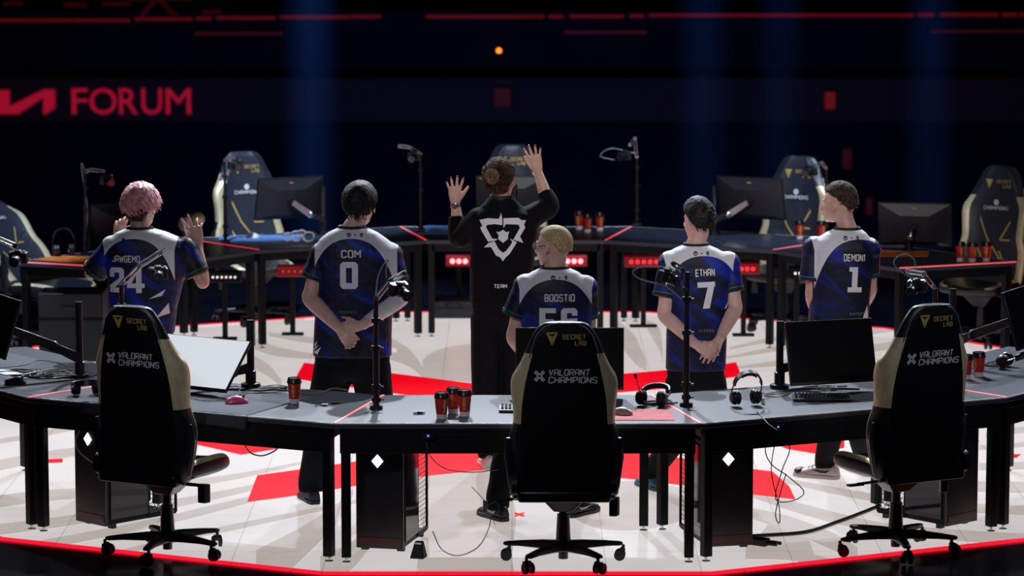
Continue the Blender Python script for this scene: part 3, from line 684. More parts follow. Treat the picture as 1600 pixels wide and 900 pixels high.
def shoe(parent, P, yaw, mt, sole, ln=.29, name='shoe', mark=None, toe=None):
    m = MB(); m.T = Matrix.Translation(P) @ Matrix.Rotation(yaw, 4, 'Z')
    k = ln / .29; rings = []
    for y, a, z1 in ((-.085, .022, .06), (-.08, .032, .085), (-.05, .038, .105), (.0, .038, .10), (.05, .042, .080), (.11, .048, .062), (.16, .046, .052), (.19, .034, .044), (.203, .016, .034)):
        y *= k; rings.append([(a, y, .018), (a * 1.02, y, z1 * .45), (a * .72, y, z1 * .88), (0, y, z1), (-a * .72, y, z1 * .88), (-a * 1.02, y, z1 * .45), (-a, y, .018)])
    m.loft(rings); sh = m.build(name, mt, parent, smooth=60); md = sh.modifiers.new('s', 'SUBSURF'); md.levels = 1; md.render_levels = 2
    m = MB(); m.T = Matrix.Translation(P) @ Matrix.Rotation(yaw, 4, 'Z')
    out = [(.025, -.088), (.040, -.05), (.042, .03), (.051, .11), (.047, .165), (.022, .207), (-.022, .207), (-.047, .165), (-.051, .11), (-.042, .03), (-.040, -.05), (-.025, -.088)]
    m.prism(ccw([(x, y * k) for x, y in out]), .0, .026); m.build('sole', sole, sh, bevel=.005)
    m = MB(); m.T = Matrix.Translation(P) @ Matrix.Rotation(yaw, 4, 'Z')
    for j in range(4): m.tube([(-.026, (.03 + j * .025) * k, .088 - j * .010), (0, (.035 + j * .025) * k, .096 - j * .010), (.026, (.03 + j * .025) * k, .088 - j * .010)], .003, 6)
    if mark:
        for sx in (-1, 1):
            c_ = MB(); c_.T = m.T; pts = [(-.045, .062), (-.02, .040), (.02, .040), (.085, .058), (.02, .053), (-.015, .052)]
            c_.add([(sx * (.0415 + .006 * max(0, y) / .08), y * k, z) for y, z in pts], [(0, 1, 5), (1, 2, 4, 5), (2, 3, 4)]); c_.build('side_mark', mark, sh, smooth=0)
        if toe:
            c_ = MB(); c_.T = m.T; c_.sph((0, .165 * k, .034), .044, .040, .024, 14, 8); c_.build('toe_cap', toe, sh)
    m.build('laces', M['sole_white'] if sole is M['shoe_black'] else M['shoe_black'], sh)
    return sh
def project(bvh, vs, fs, cx, cz, off=.003, k=1.0, sub=.018, rot=0):
    import bmesh
    bm = bmesh.new(); V = [bm.verts.new((p[0] * k, 0, p[1] * k)) for p in vs]
    for f in fs:
        try: bm.faces.new([V[i] for i in f])
        except ValueError: pass
    for _ in range(5):
        es = [e for e in bm.edges if e.calc_length() > sub]
        if not es: break
        bmesh.ops.subdivide_edges(bm, edges=es, cuts=1); bmesh.ops.triangulate(bm, faces=bm.faces[:])
    for v in bm.verts:
        x, z = v.co.x, v.co.z
        if rot: x, z = x * math.cos(rot) - z * math.sin(rot), x * math.sin(rot) + z * math.cos(rot)
        x += cx; z += cz
        h = bvh.ray_cast(Vector((x, -1.5, z)), Vector((0, 1, 0)))
        y = h[0].y if h[0] else 0; v.co = (x, y - off, z)
    vs2 = [tuple(v.co) for v in bm.verts]; bm.verts.index_update(); fs2 = [tuple(v.index for v in f.verts) for f in bm.faces]; bm.free()
    return vs2, fs2
# squared shirt numerals, unit height, as outline polygons (x, z)
def rects(*r): return [[(a, c), (b, c), (b, d), (a, d)] for a, b, c, d in r]
DIG = {
 '0': [[(-.33, .4), (-.23, .5), (.23, .5), (.33, .4), (.33, .28), (-.33, .28)], [(-.33, -.4), (-.33, -.28), (.33, -.28), (.33, -.4), (.23, -.5), (-.23, -.5)]] + rects((-.33, -.11, -.28, .28), (.11, .33, -.28, .28)),
 '1': [[(-.22, .5), (.12, .5), (.12, -.3), (-.10, -.3), (-.10, .32), (-.22, .32)]] + rects((-.26, .30, -.5, -.3)),
 '2': [[(-.3, .4), (-.2, .5), (.2, .5), (.3, .4), (.3, .30), (-.3, .30)]] + rects((-.3, -.1, .12, .30), (-.3, .3, -.5, -.3)) + [[(.1, .30), (.3, .30), (.3, .06), (-.08, -.3), (-.3, -.3), (-.3, -.22), (.1, .08)]],
 '4': [[(.0, .5), (.22, .5), (.22, -.5), (.0, -.5)], [(-.12, .5), (.0, .5), (.0, .22), (-.18, -.12), (-.36, -.12), (-.36, -.06)]] + rects((-.36, .34, -.30, -.12)),
 '5': rects((-.3, .3, .32, .5), (-.3, -.08, .06, .32), (-.3, .12, -.10, .10), (-.3, .2, -.5, -.32)) + [[(.12, .10), (.2, .10), (.3, .0), (.3, -.4), (.2, -.5), (.1, -.5), (.1, -.10)]],
 '6': [[(-.3, .4), (-.2, .5), (.2, .5), (.3, .4), (.3, .22), (.1, .22), (.1, .32), (-.3, .32)]] + rects((-.3, -.08, -.5, .32), (-.08, .3, -.06, .12), (.1, .3, -.5, -.06), (-.08, .1, -.5, -.32)),
 '7': [[(-.32, .5), (.34, .5), (.34, .34), (.30, .30), (-.32, .30)], [(.06, .30), (.30, .30), (.10, -.5), (-.16, -.5)]],
}
def person(spec):
    y0 = spec['y']; gx = PD(spec['cx'], 600, y0).x; root = thing('person', spec['label'], 'person', (gx, y0, 0), 0, None); O = Vector((gx, y0, 0))
    J = lambda px, py, dy=0.0: PD(px, py, y0 + dy) - O
    rows = [(J((a + b) / 2, py), (J(b, py) - J(a, py)).x / 2, bb) for py, a, b, bb in spec['rows']]     # shirt silhouette, collar first
    lean = spec.get('lean', 0)
    hips = rows[-1][0]; hx = spec.get('hx', hips.x); hz = spec.get('hz', .93 * spec.get('hk', 1))
    arms = [[J(*q) for q in a] for a in spec['arms']]
    hc = J(*spec['head']); T = head_frame(hc, R(spec.get('yaw', 0)), R(spec.get('hpitch', 0)), R(spec.get('roll', 0)), spec.get('hs', 1.0))
    nb = rows[0][0] + Vector((0, .0, -.01))
    # ---- one continuous body
    m = MB(); rings = []
    for c, a, b in rows[1:]: rings.append(sup(c.x, c.y, c.z, a * .82, b * .80, 24, 2.2))
    rings = rings[::-1]; ha_, hb_ = rows[-1][1:]; m.loft([sup(hx, 0, hz - .06, ha_ * .70, hb_ * .6, 24, 2.2), sup(hx, 0, hz + .06, ha_ * .78, hb_ * .7, 24, 2.2)] + [r for r in rings if r[0][2] > hz + .09])
    head(m, T, nb, jaw=spec.get('jaw', 1))
    legs = []
    for (kx, ky, kdy), (fx, fy, fyaw) in spec['legs']:
        F = U(fx, fy, 0) - O; F = Vector((F.x, F.y, 0)); K = J(kx, ky, kdy); sx = -1 if F.x < hx else 1; Hh = Vector((hx + sx * .08, 0, hz)); A = F + Vector((0, 0, .10))
        m.tube([Hh, Hh.lerp(K, .5), K, K.lerp(A, .35), A, A + Vector((0, 0, -.05))], [.070, .066, .052, .052, .034, .034], 16, smooth=4)
        m.tube([F + Vector((0, 0, .05)), F + Vector((-math.sin(R(fyaw)) * .13, math.cos(R(fyaw)) * .13, .035))], [.034, .026], 12)
        legs.append((Hh, K, A, F, fyaw))
    nails = MB() if spec.get('nails') else None
    for (S, E, W), h in zip(arms, spec['hands']):
        arm(m, S, E, W, spec.get('ak', 1.0)); hand(m, W + (Vector(h['d']).normalized()) * .012, h['d'], h['n'], h['t'], h.get('c', (.3,) * 4), h.get('sp', .1), h.get('tc', .3), h.get('k', 1.0), h.get('ta', .8), nails=nails)
    body = remesh(m, 'body', spec['skin'], root, .0046, 3)
    if nails: nails.build('nail_varnish', M['nail'], body)
    eyes(T, body)
    # ---- trousers and shoes
    m = MB(); w_ = spec.get('pw', 1.0)
    hc_, ha, hb = rows[-1]; hemz = hc_.z; top = hemz + .03
    m.loft([sup(hx, 0, hemz - .13, ha * .80, hb * .80, 24), sup(hx, 0, hemz - .08, ha * .93, hb * .93, 24), sup(hx, 0, hemz - .01, ha * .96, hb * .94, 24), sup(hx, 0, hemz + .05, ha * .92, hb * .88, 24)])
    for Hh, K, A, F, fy in legs:
        Hh = Vector((hx + (-1 if Hh.x < hx else 1) * ha * .46, Hh.y, min(Hh.z, hemz - .04)))
        m.tube([Hh + Vector((0, 0, -.02)), Hh.lerp(K, .5), K, K.lerp(A, .5), A + Vector((0, 0, .03)), A + Vector((0, 0, -.035))], [.100 * w_, .092 * w_, .074 * w_, .070 * w_, .066 * w_, .064 * w_], 18, smooth=4)
    remesh(m, 'trousers', M['pants'], root, .010, 4)
    for (Hh, K, A, F, fy) in legs: shoe(root, F + Vector((math.sin(R(fy)) * .0, 0, .001)), R(fy), spec['shoe'][0], spec['shoe'][1], mark=spec.get('mark'), toe=spec.get('toe'))
    # ---- shirt
    m = MB(); rings = []
    for i, (c, a, b) in enumerate(rows): rings.append(sup(c.x, c.y, c.z, a, b, 32, 2.2 if i < 3 else 2.5))
    m.loft(rings[::-1])
    for (S, E, W), se in zip(arms, spec['sleeves']):
        q = J(*se[:3]); r = se[3] if len(se) > 3 else .068
        if spec.get('long'): m.tube([S, S.lerp(E, .5), E, q], [.078, .070, .066, r], 18, smooth=4); m.sph(E, .064, n=12, m=8)
        else: m.tube([S.lerp(q, -.15), S.lerp(q, .5), q], [.072, (.072 + r) / 2, r], 20, smooth=4)
        m.sph(S, .078, n=14, m=10)
    zc = rows[0][0].z; xc = (rows[3][0].x); hw = rows[4][1] * spec.get('seam', .98); xc = J(spec['sc'], 400).x if 'sc' in spec else xc; uc = J(spec.get('uc', 0) or spec['cx'], 400).x
    at = lambda p: (p.x - uc, p.z - zc, abs(p.x - xc) - hw - max(0, (p.z - rows[3][0].z)) * .25)
    sh = remesh(m, spec.get('top', 'jersey'), spec['shirt'], root, .0075, 3, at)
    bvh = BVHTree.FromPolygons([v.co for v in sh.data.vertices], [tuple(p.vertices) for p in sh.data.polygons])
    m = MB(); c, a, b = rows[0]
    m.loft([sup(c.x, c.y, c.z - .012, a * 1.05, b * 1.05, 28, 2), sup(c.x, c.y, c.z + .014, a * .93, b * .93, 28, 2), sup(c.x, c.y, c.z + .012, a * .80, b * .80, 28, 2), sup(c.x, c.y, c.z - .012, a * .8, b * .8, 28, 2)]); m.build('collar', M['trim_black'], sh)
    if not spec.get('long'):
        for (S, E, W), se in zip(arms, spec['sleeves']):
            q = J(*se[:3]); r = se[3] if len(se) > 3 else .068; d = (q - S).normalized()
            m = MB(); m.tube([q - d * .016, q - d * .003, q + d * .004], [r * 1.03, r * 1.04, r * .98], 24); m.build('cuff', M['trim_black'], sh)
            m = MB(); m.tube([q - d * .020, q - d * .0165], [r * 1.045, r * 1.045], 24); m.build('cuff_stripe', M['green'], sh)
    for kind, px, py, size, *rest in spec.get('print', []):
        c = J(px, py); m = MB(); mt = M['name_print']; nm = 'lettering'
        if kind == 'num':
            nm = 'number'; xx = -.5 * (len(rest[0]) - 1) * size * .78
            for ch in rest[0]:
                for pg in DIG[ch]:
                    v, f = poly_geo(pg); v = [(p[0] * size + xx, p[1] * size, 0) for p in v]; m.add(*project(bvh, v, f, c.x, c.z, rot=spec.get('trot', 0)))
                xx += size * .78
        elif kind == 'text':
            v, f = text_sq(rest[0], size * .86, size * rest[1] if len(rest) > 1 else None, .19); m.add(*project(bvh, v, f, c.x, c.z, rot=spec.get('trot', 0)))
        elif kind == 'marks':
            nm = 'collar_marks'; mt = M['trim_black']
            for x, r0, r1 in ((-.036, .008, .013), (.036, .006, .011)):
                v = []; f = []
                for k in range(16):
                    a_ = k * math.pi / 8; v += [(x + r0 * math.cos(a_), r0 * math.sin(a_), 0), (x + r1 * math.cos(a_) * (.8 if x > 0 else 1), r1 * math.sin(a_), 0)]; j = (k + 1) % 16; f.append((2 * k, 2 * k + 1, 2 * j + 1, 2 * j))
                m.add(*project(bvh, v, f, c.x, c.z))
                v, f = poly_geo([(x - .006, .007), (x + .006, .007), (x, -.007)]); m.add(*project(bvh, v, f, c.x, c.z))
            v, f = poly_geo([(-.004, -.004), (.004, -.004), (.004, .004), (-.004, .004)]); m.add(*project(bvh, v, f, c.x, c.z))
        elif kind == 'poly':
            nm = 'graphic'; v, f = poly_geo([(J(x, y).x - c.x, J(x, y).z - c.z) for x, y in rest[0]]); m.add(*project(bvh, v, f, c.x, c.z))
        elif kind == 'dashes':
            nm = 'sponsor_mark'; mt = MATS.get('faint_print') or mat('faint_print', (.10, .11, .16), .6, 0, .1)
            xx = -size / 2; rn = random.Random(px)
            while xx < size / 2:
                w2 = rn.uniform(.006, .012); v, f = poly_geo([(xx, -.008), (xx + w2, -.008), (xx + w2, .008), (xx, .008)]); m.add(*project(bvh, v, f, c.x, c.z)); xx += w2 + .006
        if m.v: m.build(nm, mt, sh, smooth=0)
    return root, body, sh, T, J, arms, bvh
def glasses(T, parent, mt):
    g_ = MB(); g_.T = T
    for s in (-1, 1):
        g_.tube([(s * .034 + .023 * math.cos(t), .102, .004 + .018 * math.sin(t)) for t in [j * math.pi / 8 for j in range(17)]], .0018, 6)
        g_.tube([(s * .057, .102, .008), (s * .074, .07, .008), (s * .080, -.005, .010), (s * .078, -.022, -.006)], .0022, 6)
    g_.tube([(-.011, .103, .008), (0, .106, .010), (.011, .103, .008)], .0018, 6); fr = g_.build('spectacles', mt, parent)
    for s in (-1, 1):
        l_ = MB(); l_.T = T; l_.tube([(s * .034, .1015, .004), (s * .034, .1025, .004)], .0215, 18); l_.build('lens', M['clear'], fr)
# hand recipes
FWD = (0, 1, 0)
def jm(seed): return jersey_mat('team_jersey', seed)
# --- standing left of centre, hands clasped behind
P = person(dict(cx=550, y=-3.2, label='dark-haired person in white-yoked blue jersey number 0, wrists crossed behind the back', skin=M['skin_pale'], shirt=jm(2.3),
    rows=[(356, 527, 574, .070), (363, 512, 590, .088), (374, 499, 606, .108), (388, 492, 622, .122), (410, 491, 622, .130), (450, 495, 616, .135), (490, 492, 613, .135), (525, 490, 612, .132), (556, 489, 612, .13)],
    head=(563, 322, .02), yaw=-8, hs=1.07, uc=550, arms=[[(504, 399, 0), (484, 466, -.05), (530, 513, -.20)], [(610, 400, 0), (624, 468, -.05), (566, 508, -.22)]],
    sleeves=[(489, 436, -.02, .074), (620, 440, -.02, .070)], pw=1.18, hk=1.02, ak=1.1,
    hands=[dict(d=(.60, -.05, -.75), n=(-.1, -1, -.1), t=(.75, 0, .6), c=(.75, .7, .7, .75), sp=.05, tc=.5, ta=.5), dict(d=(-.95, .05, -.15), n=(.1, .75, -.3), t=(0, -.3, 1), c=(.95, .95, .9, .85), sp=.03, tc=.5, ta=.7)],
    legs=[((500, 680, .02), (487, 785, 18)), ((592, 680, .02), (600, 784, -10))], shoe=(M['shoe_blue'], M['shoe_black']),
    print=[('text', 550, 393, .044, 'COM', 2.4), ('num', 547, 426, .155, '0'), ('marks', 556, 364.5, 0), ('dashes', 545, 483, .10), ('dashes', 545, 499, .07),
           ('poly', 497, 540, 0, [(490, 547), (500, 535), (494, 540), (497, 530), (490, 538)]), ('poly', 498, 545, 0, [(491, 548), (503, 538), (497, 551)])]))
root, body, sh, T, J, arms, bvh = P
hair_cap(T, 'hair', M['hair_black'], body, lambda d: .017 + .012 * max(0, d.z) + .004 * max(0, -d.y), ln_std(-.55, .45, .02), .006, 40, 260, (.035, .006), (.1, -.4, -.6), seed=5)
m = MB(); S, E, W = arms[1]; m.tube([E.lerp(W, -.08), E.lerp(W, .1), E.lerp(W, .4), E.lerp(W, .86)], [.047, .051, .047, .036], 18, smooth=4, flat=.95); m.build('arm_sleeve', mat('white_arm_sleeve', (.72, .68, .72), .6, 0, .05), body)
# --- pink hair, both hands up, at the left
P = person(dict(cx=222, y=-2.35, label='pink-haired person in jersey 24, one open hand raised at the left', skin=M['skin_tan'], shirt=jm(5.1),
    rows=[(357, 196, 241, .070), (363, 182, 262, .090), (374, 168, 288, .110), (388, 163, 302, .122), (410, 165, 300, .130), (440, 168, 287, .132), (480, 170, 277, .130), (520, 172, 273, .126)],
    head=(221, 325, .03), yaw=-22, uc=212, sc=220, seam=.82, arms=[[(176, 388, 0), (142, 427, .10), (185, 378, .26)], [(290, 390, .0), (317, 441, -.02), (309, 384, .06)]],
    sleeves=[(148, 424, .07, .078), (309, 428, -.02, .072)], pw=1.1, hk=.98, hs=1.05,
    hands=[dict(d=(.1, .15, 1), n=(.2, 1, 0), t=(1, 0, 0), c=(.3, .4, .5, .5), sp=.12), dict(d=(-.18, .05, 1), n=(0, 1, -.1), t=(-1, 0, 0), c=(.05, .03, .45, .7), sp=.42, tc=.7, ta=.5, k=1.12)],
    legs=[((205, 660, .02), (200, 740, 10)), ((245, 660, .02), (248, 740, -10))], shoe=(M['shoe_black'], M['shoe_black']),
    print=[('text', 200, 401, .040, 'JAWGEMO', 4.1), ('num', 201, 434, .150, '24'), ('marks', 205, 373, 0),
           ('poly', 255, 462, 0, [(236, 463), (262, 448), (256, 458)]), ('poly', 258, 482, 0, [(247, 492), (266, 470), (268, 486)])], trot=0))
root, body, sh, T, J, arms, bvh = P
hair_cap(T, 'undercut', M['hair_black'], body, lambda d: .010, ln_std(-.80, .4, -.1), .001, 30, 0, seed=2)
hair_cap(T, 'hair', M['hair_pink'], body, lambda d: .030 + .010 * max(0, d.z), lambda d: ln_std(-.18, .30, .02, .10)(d), .010, 46, 420, (.062, .0085, lambda d: Vector((.5 + d.x * .3, -.2, -.35 - .3 * abs(d.y)))), seed=9)
glasses(T, body, M['chrome'])
# --- tall, black jacket, both hands up
P = person(dict(cx=784, y=-2.1, label='tall person in black jacket with white emblem, hair in a bun, both hands raised', skin=M['skin_warm'], shirt=M['jacket'], top='jacket', long=True,
    rows=[(308, 764, 802, .066), (318, 755, 812, .075), (325, 748, 820, .088), (334, 738, 836, .108), (350, 735, 840, .120), (380, 736, 838, .128), (420, 734, 834, .128), (455, 734, 832, .126), (474, 735, 832, .124)],
    head=(782, 281, .03), yaw=-20, hpitch=6, arms=[[(748, 344, 0), (717, 371, .08), (712, 320, .12)], [(826, 342, 0), (858, 322, .06), (841, 270, .12)]],
    sleeves=[(713, 338, .11, .048), (850, 300, .09, .050)], pw=1.02, hk=1.06, hs=1.09,
    hands=[dict(d=(-.05, .1, 1), n=(0, 1, -.1), t=(1, 0, 0), c=(.06, .04, .06, .08), sp=.34, tc=.2, ta=.75), dict(d=(-.24, .05, 1), n=(0, 1, 0), t=(-1, 0, 0), c=(.06, .05, .06, .1), sp=.30, tc=.5, ta=.55)],
    legs=[((758, 650, .0), (763, 732, 8)), ((806, 650, .03), (806, 728, -8))], shoe=(M['shoe_white'], M['sole_white']), nails=True))
root, body, sh, T, J, arms, bvh = P
hair_cap(T, 'hair', M['hair_brown'], body, lambda d: .014 + .006 * max(0, d.z), ln_std(-.75, .5, -.15), .004, 60, 380, (.07, .005, lambda d: (Vector((.0, -1.0, .25)) - d * .4)), seed=4)
m = MB(); m.T = T; rn = random.Random(4)
for j in range(46):
    a0 = rn.uniform(0, 6.28); r = rn.uniform(.006, .040); pts = [(r * math.cos(a0 + t * .9), -.134 - .012 * math.sin(j + t) - (.040 - r) * .6, .045 + r * math.sin(a0 + t * .9)) for t in range(5)]
    m.tube(pts, [.003, .006, .007, .006, .002], 6, smooth=2)
m.sph((0, -.126, .045), .036, .030, .036, 14, 10); m.build('hair_bun', mat('golden_brown_hair', (.13, .075, .032), .6, 0, .7, 60, bump=.4), body)
mk = MB()
def lp(x, y): q = J(670 + x / 4.286, 210 + y / 4.286); return (q.x, q.z)
for pg in ([(340, 562), (396, 548), (470, 552), (485, 512), (492, 560), (492, 592), (440, 586), (392, 592), (383, 606), (425, 682), (460, 685), (450, 694), (398, 703), (358, 638), (345, 612), (360, 600)],
           [(500, 548), (600, 545), (622, 562), (652, 562), (637, 590), (645, 612), (610, 668), (632, 712), (600, 700), (566, 688), (610, 612), (600, 590), (516, 586), (500, 612)],
           [(370, 742), (400, 712), (440, 698), (468, 752), (497, 776), (520, 762), (560, 706), (545, 682), (590, 706), (540, 786), (516, 805), (497, 832), (478, 806), (452, 795), (418, 738)],
           [(452, 634), (470, 640), (497, 624), (520, 640), (541, 634), (530, 660), (531, 682), (497, 710), (465, 684), (468, 660)]):
    q = [lp(*p) for p in pg]; v, f = poly_geo(q); mk.add(*project(bvh, v, f, 0, 0, .004))
mk.build('back_emblem', MATS['white_print'], sh, smooth=0)
v, f = text_sq('TEAM', .020, .075, .2); m = MB(); c = J(782, 443); m.add(*project(bvh, v, f, c.x, c.z)); m.build('lettering', M['name_print'], sh, smooth=0)
m = MB(); S, E, W = arms[0]; d = (W - E).normalized(); a = W - d * .005; m.tube([a - d * .012, a + d * .012], .032, 20); m.tube([a + Vector((-.008, -.030, 0)), a + Vector((-.008, -.040, 0))], .016, 16); m.build('wristwatch', M['chrome'], body)
# --- short blond, glasses, turned left, in front of the desk
P = person(dict(cx=866, y=-3.6, label='blond crop-haired person with glasses in jersey 56, behind the centre chair', skin=M['skin_pale'], shirt=jm(8.4),
    rows=[(419, 843, 890, .070), (425, 830, 904, .090), (436, 816, 917, .110), (450, 811, 925, .122), (470, 812, 927, .130), (510, 814, 924, .132), (560, 815, 920, .130), (610, 816, 918, .128)],
    head=(864, 385, .02), yaw=58, hpitch=-2, uc=868, arms=[[(822, 449, 0), (802, 527, .02), (832, 570, .24)], [(914, 451, 0), (921, 525, .05), (892, 570, .26)]],
    sleeves=[(804, 493, -.0, .074), (918, 495, .03, .066)], pw=1.05, hk=.95,
    hands=[dict(d=(.5, .5, -.2), n=(.2, 0, -1), t=(.6, .4, .5)), dict(d=(-.5, .5, -.2), n=(-.2, 0, -1), t=(-.6, .4, .5))],
    legs=[((790, 720, .02), (778, 812, 30)), ((894, 720, .02), (902, 806, -35))], mark=M['sole_white'], shoe=(M['shoe_black'], M['shoe_black']),
    print=[('text', 874, 461, .042, 'BOOSTIO', 3.9), ('num', 872, 498, .155, '56'), ('marks', 874, 430.5, 0)]))
root, body, sh, T, J, arms, bvh = P
hair_cap(T, 'hair', M['hair_blond'], body, lambda d: .007 + .003 * max(0, d.z), ln_std(-.50, .42, .0), .0012, 60, 0, seed=8)
glasses(T, body, M['plastic'])
# --- dark hair with a quiff, hands clasped behind, right of centre
P = person(dict(cx=1090, y=-2.9, label='dark-haired person in jersey number 7, palms clasped behind the back', skin=M['skin_pale'], shirt=jm(12.2),
    rows=[(383, 1066, 1108, .068), (389, 1052, 1122, .088), (398, 1040, 1138, .106), (412, 1037, 1147, .118), (430, 1040, 1147, .124), (470, 1044, 1141, .126), (520, 1041, 1136, .124), (577, 1040, 1134, .122)],
    head=(1090, 346, .02), yaw=26, uc=1098, arms=[[(1048, 412, 0), (1038, 492, -.06), (1086, 537, -.20)], [(1137, 413, 0), (1149, 482, -.06), (1124, 530, -.20)]],
    sleeves=[(1038, 463, -.03, .070), (1146, 455, -.03, .062)], pw=.98, hk=.97,
    hands=[dict(d=(.80, -.02, -.42), n=(-.1, -1, 0), t=(.3, 0, .9), c=(.45, .5, .55, .6), sp=.08, tc=.4, ta=.5), dict(d=(-.45, .06, -.75), n=(0, -1, .1), t=(-.8, 0, .4), c=(.35, .35, .4, .5), sp=.12, tc=.3, ta=.4)],
    legs=[((1062, 672, .0), (1022, 765, 25)), ((1122, 672, .02), (1132, 765, -15))], shoe=(M['shoe_teal'], M['shoe_teal']),
    print=[('text', 1100, 422, .043, 'ETHAN', 2.5), ('num', 1102, 457, .155, '7'), ('marks', 1095, 393, 0), ('dashes', 1102, 512, .09), ('poly', 1135, 475, 0, [(1130, 480), (1138, 466), (1134, 478)])], trot=.05))
root, body, sh, T, J, arms, bvh = P
hair_cap(T, 'hair', M['hair_black'], body, lambda d: .014 + .020 * max(0, d.z) ** 2 + .012 * max(0, d.z + d.y - .6), ln_std(-.50, .50, .0), .006, 40, 300, (.030, .006, lambda d: Vector((.2, .5 if d.z > .6 else -.4, -.3 + d.z))), seed=12)
# --- short brown hair, profile left, right side
P = person(dict(cx=1312, y=-2.5, label='brown-haired person in jersey number 1 looking left, at the right', skin=M['skin_warm'], shirt=jm(16.7),
    rows=[(358, 1302, 1346, .068), (364, 1289, 1354, .090), (374, 1274, 1361, .110), (388, 1268, 1366, .122), (408, 1266, 1364, .128), (445, 1266, 1361, .130), (480, 1264, 1358, .128), (520, 1262, 1356, .126)],
    head=(1310, 319, .03), yaw=62, uc=1338, arms=[[(1273, 389, 0), (1269, 462, -.02), (1282, 508, .16)], [(1357, 391, 0), (1359, 455, .06), (1335, 500, .28)]],
    sleeves=[(1267, 438, -.02, .072), (1359, 430, .03, .058)], pw=1.02, hk=1.0,
    hands=[dict(d=(.3, .5, -.7), n=(.8, .3, 0), t=(.2, 1, .3)), dict(d=(-.5, .5, -.3), n=(-.3, 0, -1), t=(-.6, .5, .4))],
    legs=[((1300, 660, .0), (1290, 748, 62)), ((1340, 660, .05), (1350, 742, 20))], mark=M['shoe_black'], toe=M['shoe_black'], shoe=(M['shoe_white'], M['sole_white']),
    print=[('text', 1332, 399, .042, 'DEMON1', 2.9), ('num', 1332, 433, .150, '1'), ('marks', 1328, 369, 0), ('dashes', 1335, 486, .08), ('poly', 1350, 492, 0, [(1343, 500), (1353, 474), (1355, 500)])], trot=-.03, seam=.94))
root, body, sh, T, J, arms, bvh = P
hair_cap(T, 'hair', M['hair_dark'], body, lambda d: .007 + .022 * max(0, d.z) ** 1.5, ln_std(-.42, .45, .1), .006, 40, 260, (.032, .006, lambda d: Vector((.1, .5, .1))), seed=21)
m = MB(); nb = J(1323, 353, 0); m.tube([(nb.x + .062 * math.cos(t), nb.y + .060 * math.sin(t), nb.z - .004 + .01 * math.sin(t)) for t in [j * math.pi / 12 for j in range(25)]], .0022, 6); m.build('necklace', M['chrome'], body)
# ================================================================== COMPUTERS UNDER THE DESKS
M['cup_red'] = mat('red_cup_sleeve', (.55, .025, .015), .5, 0, .5, 60)
M['cup_gold'] = mat('gold_cup_print', (.50, .30, .08), .45, 0, .35, 90)
M['cup_white'] = mat('white_cup_base', (.75, .75, .78), .5, 0, .03)
M['lid'] = mat('black_cup_lid', (.012, .012, .015), .3, 0, .1)
M['pink'] = mat('pink_mouse', (.85, .10, .26), .35, 0, .05, coat=.4)
M['white_plastic'] = mat('white_plastic', (.75, .76, .80), .35, 0, .04)
M['mat_dark'] = mat('dark_desk_mat', (.020, .029, .052), .75, 0, .15, 6, bump=.05)
M['mat_red'] = mat('red_desk_mat', (.62, .05, .07), .7, 0, .08, 8)
M['mat_orange'] = mat('orange_desk_mat', (.85, .20, .03), .7, 0, .45, 14)
M['mat_blue'] = mat('blue_desk_mat', (.10, .22, .50), .7, 0, .3, 8)
M['braid'] = mat('yellow_black_braid', (.16, .16, .05), .6, 0, .8, 160)
M['yellow'] = mat('yellow_tag', (.7, .65, .08), .5)
def hex_mesh(m, x, y0, y1, z0, z1, c=.0172, hole=.84):
    dy = c * math.sqrt(3); r = 0; z = z0 + c
    while z < z1 - c * .8:
        y = y0 + dy / 2 + (dy / 2 if r % 2 else 0)
        while y < y1 - dy * .4:
            vs = [(x, y + rr * math.sin(k * math.pi / 3), z + rr * math.cos(k * math.pi / 3)) for rr in (c, c * hole) for k in range(6)]
            m.add(vs, [(k, (k + 1) % 6, 6 + (k + 1) % 6, 6 + k) for k in range(6)]); y += dy
        z += c * 1.5; r += 1
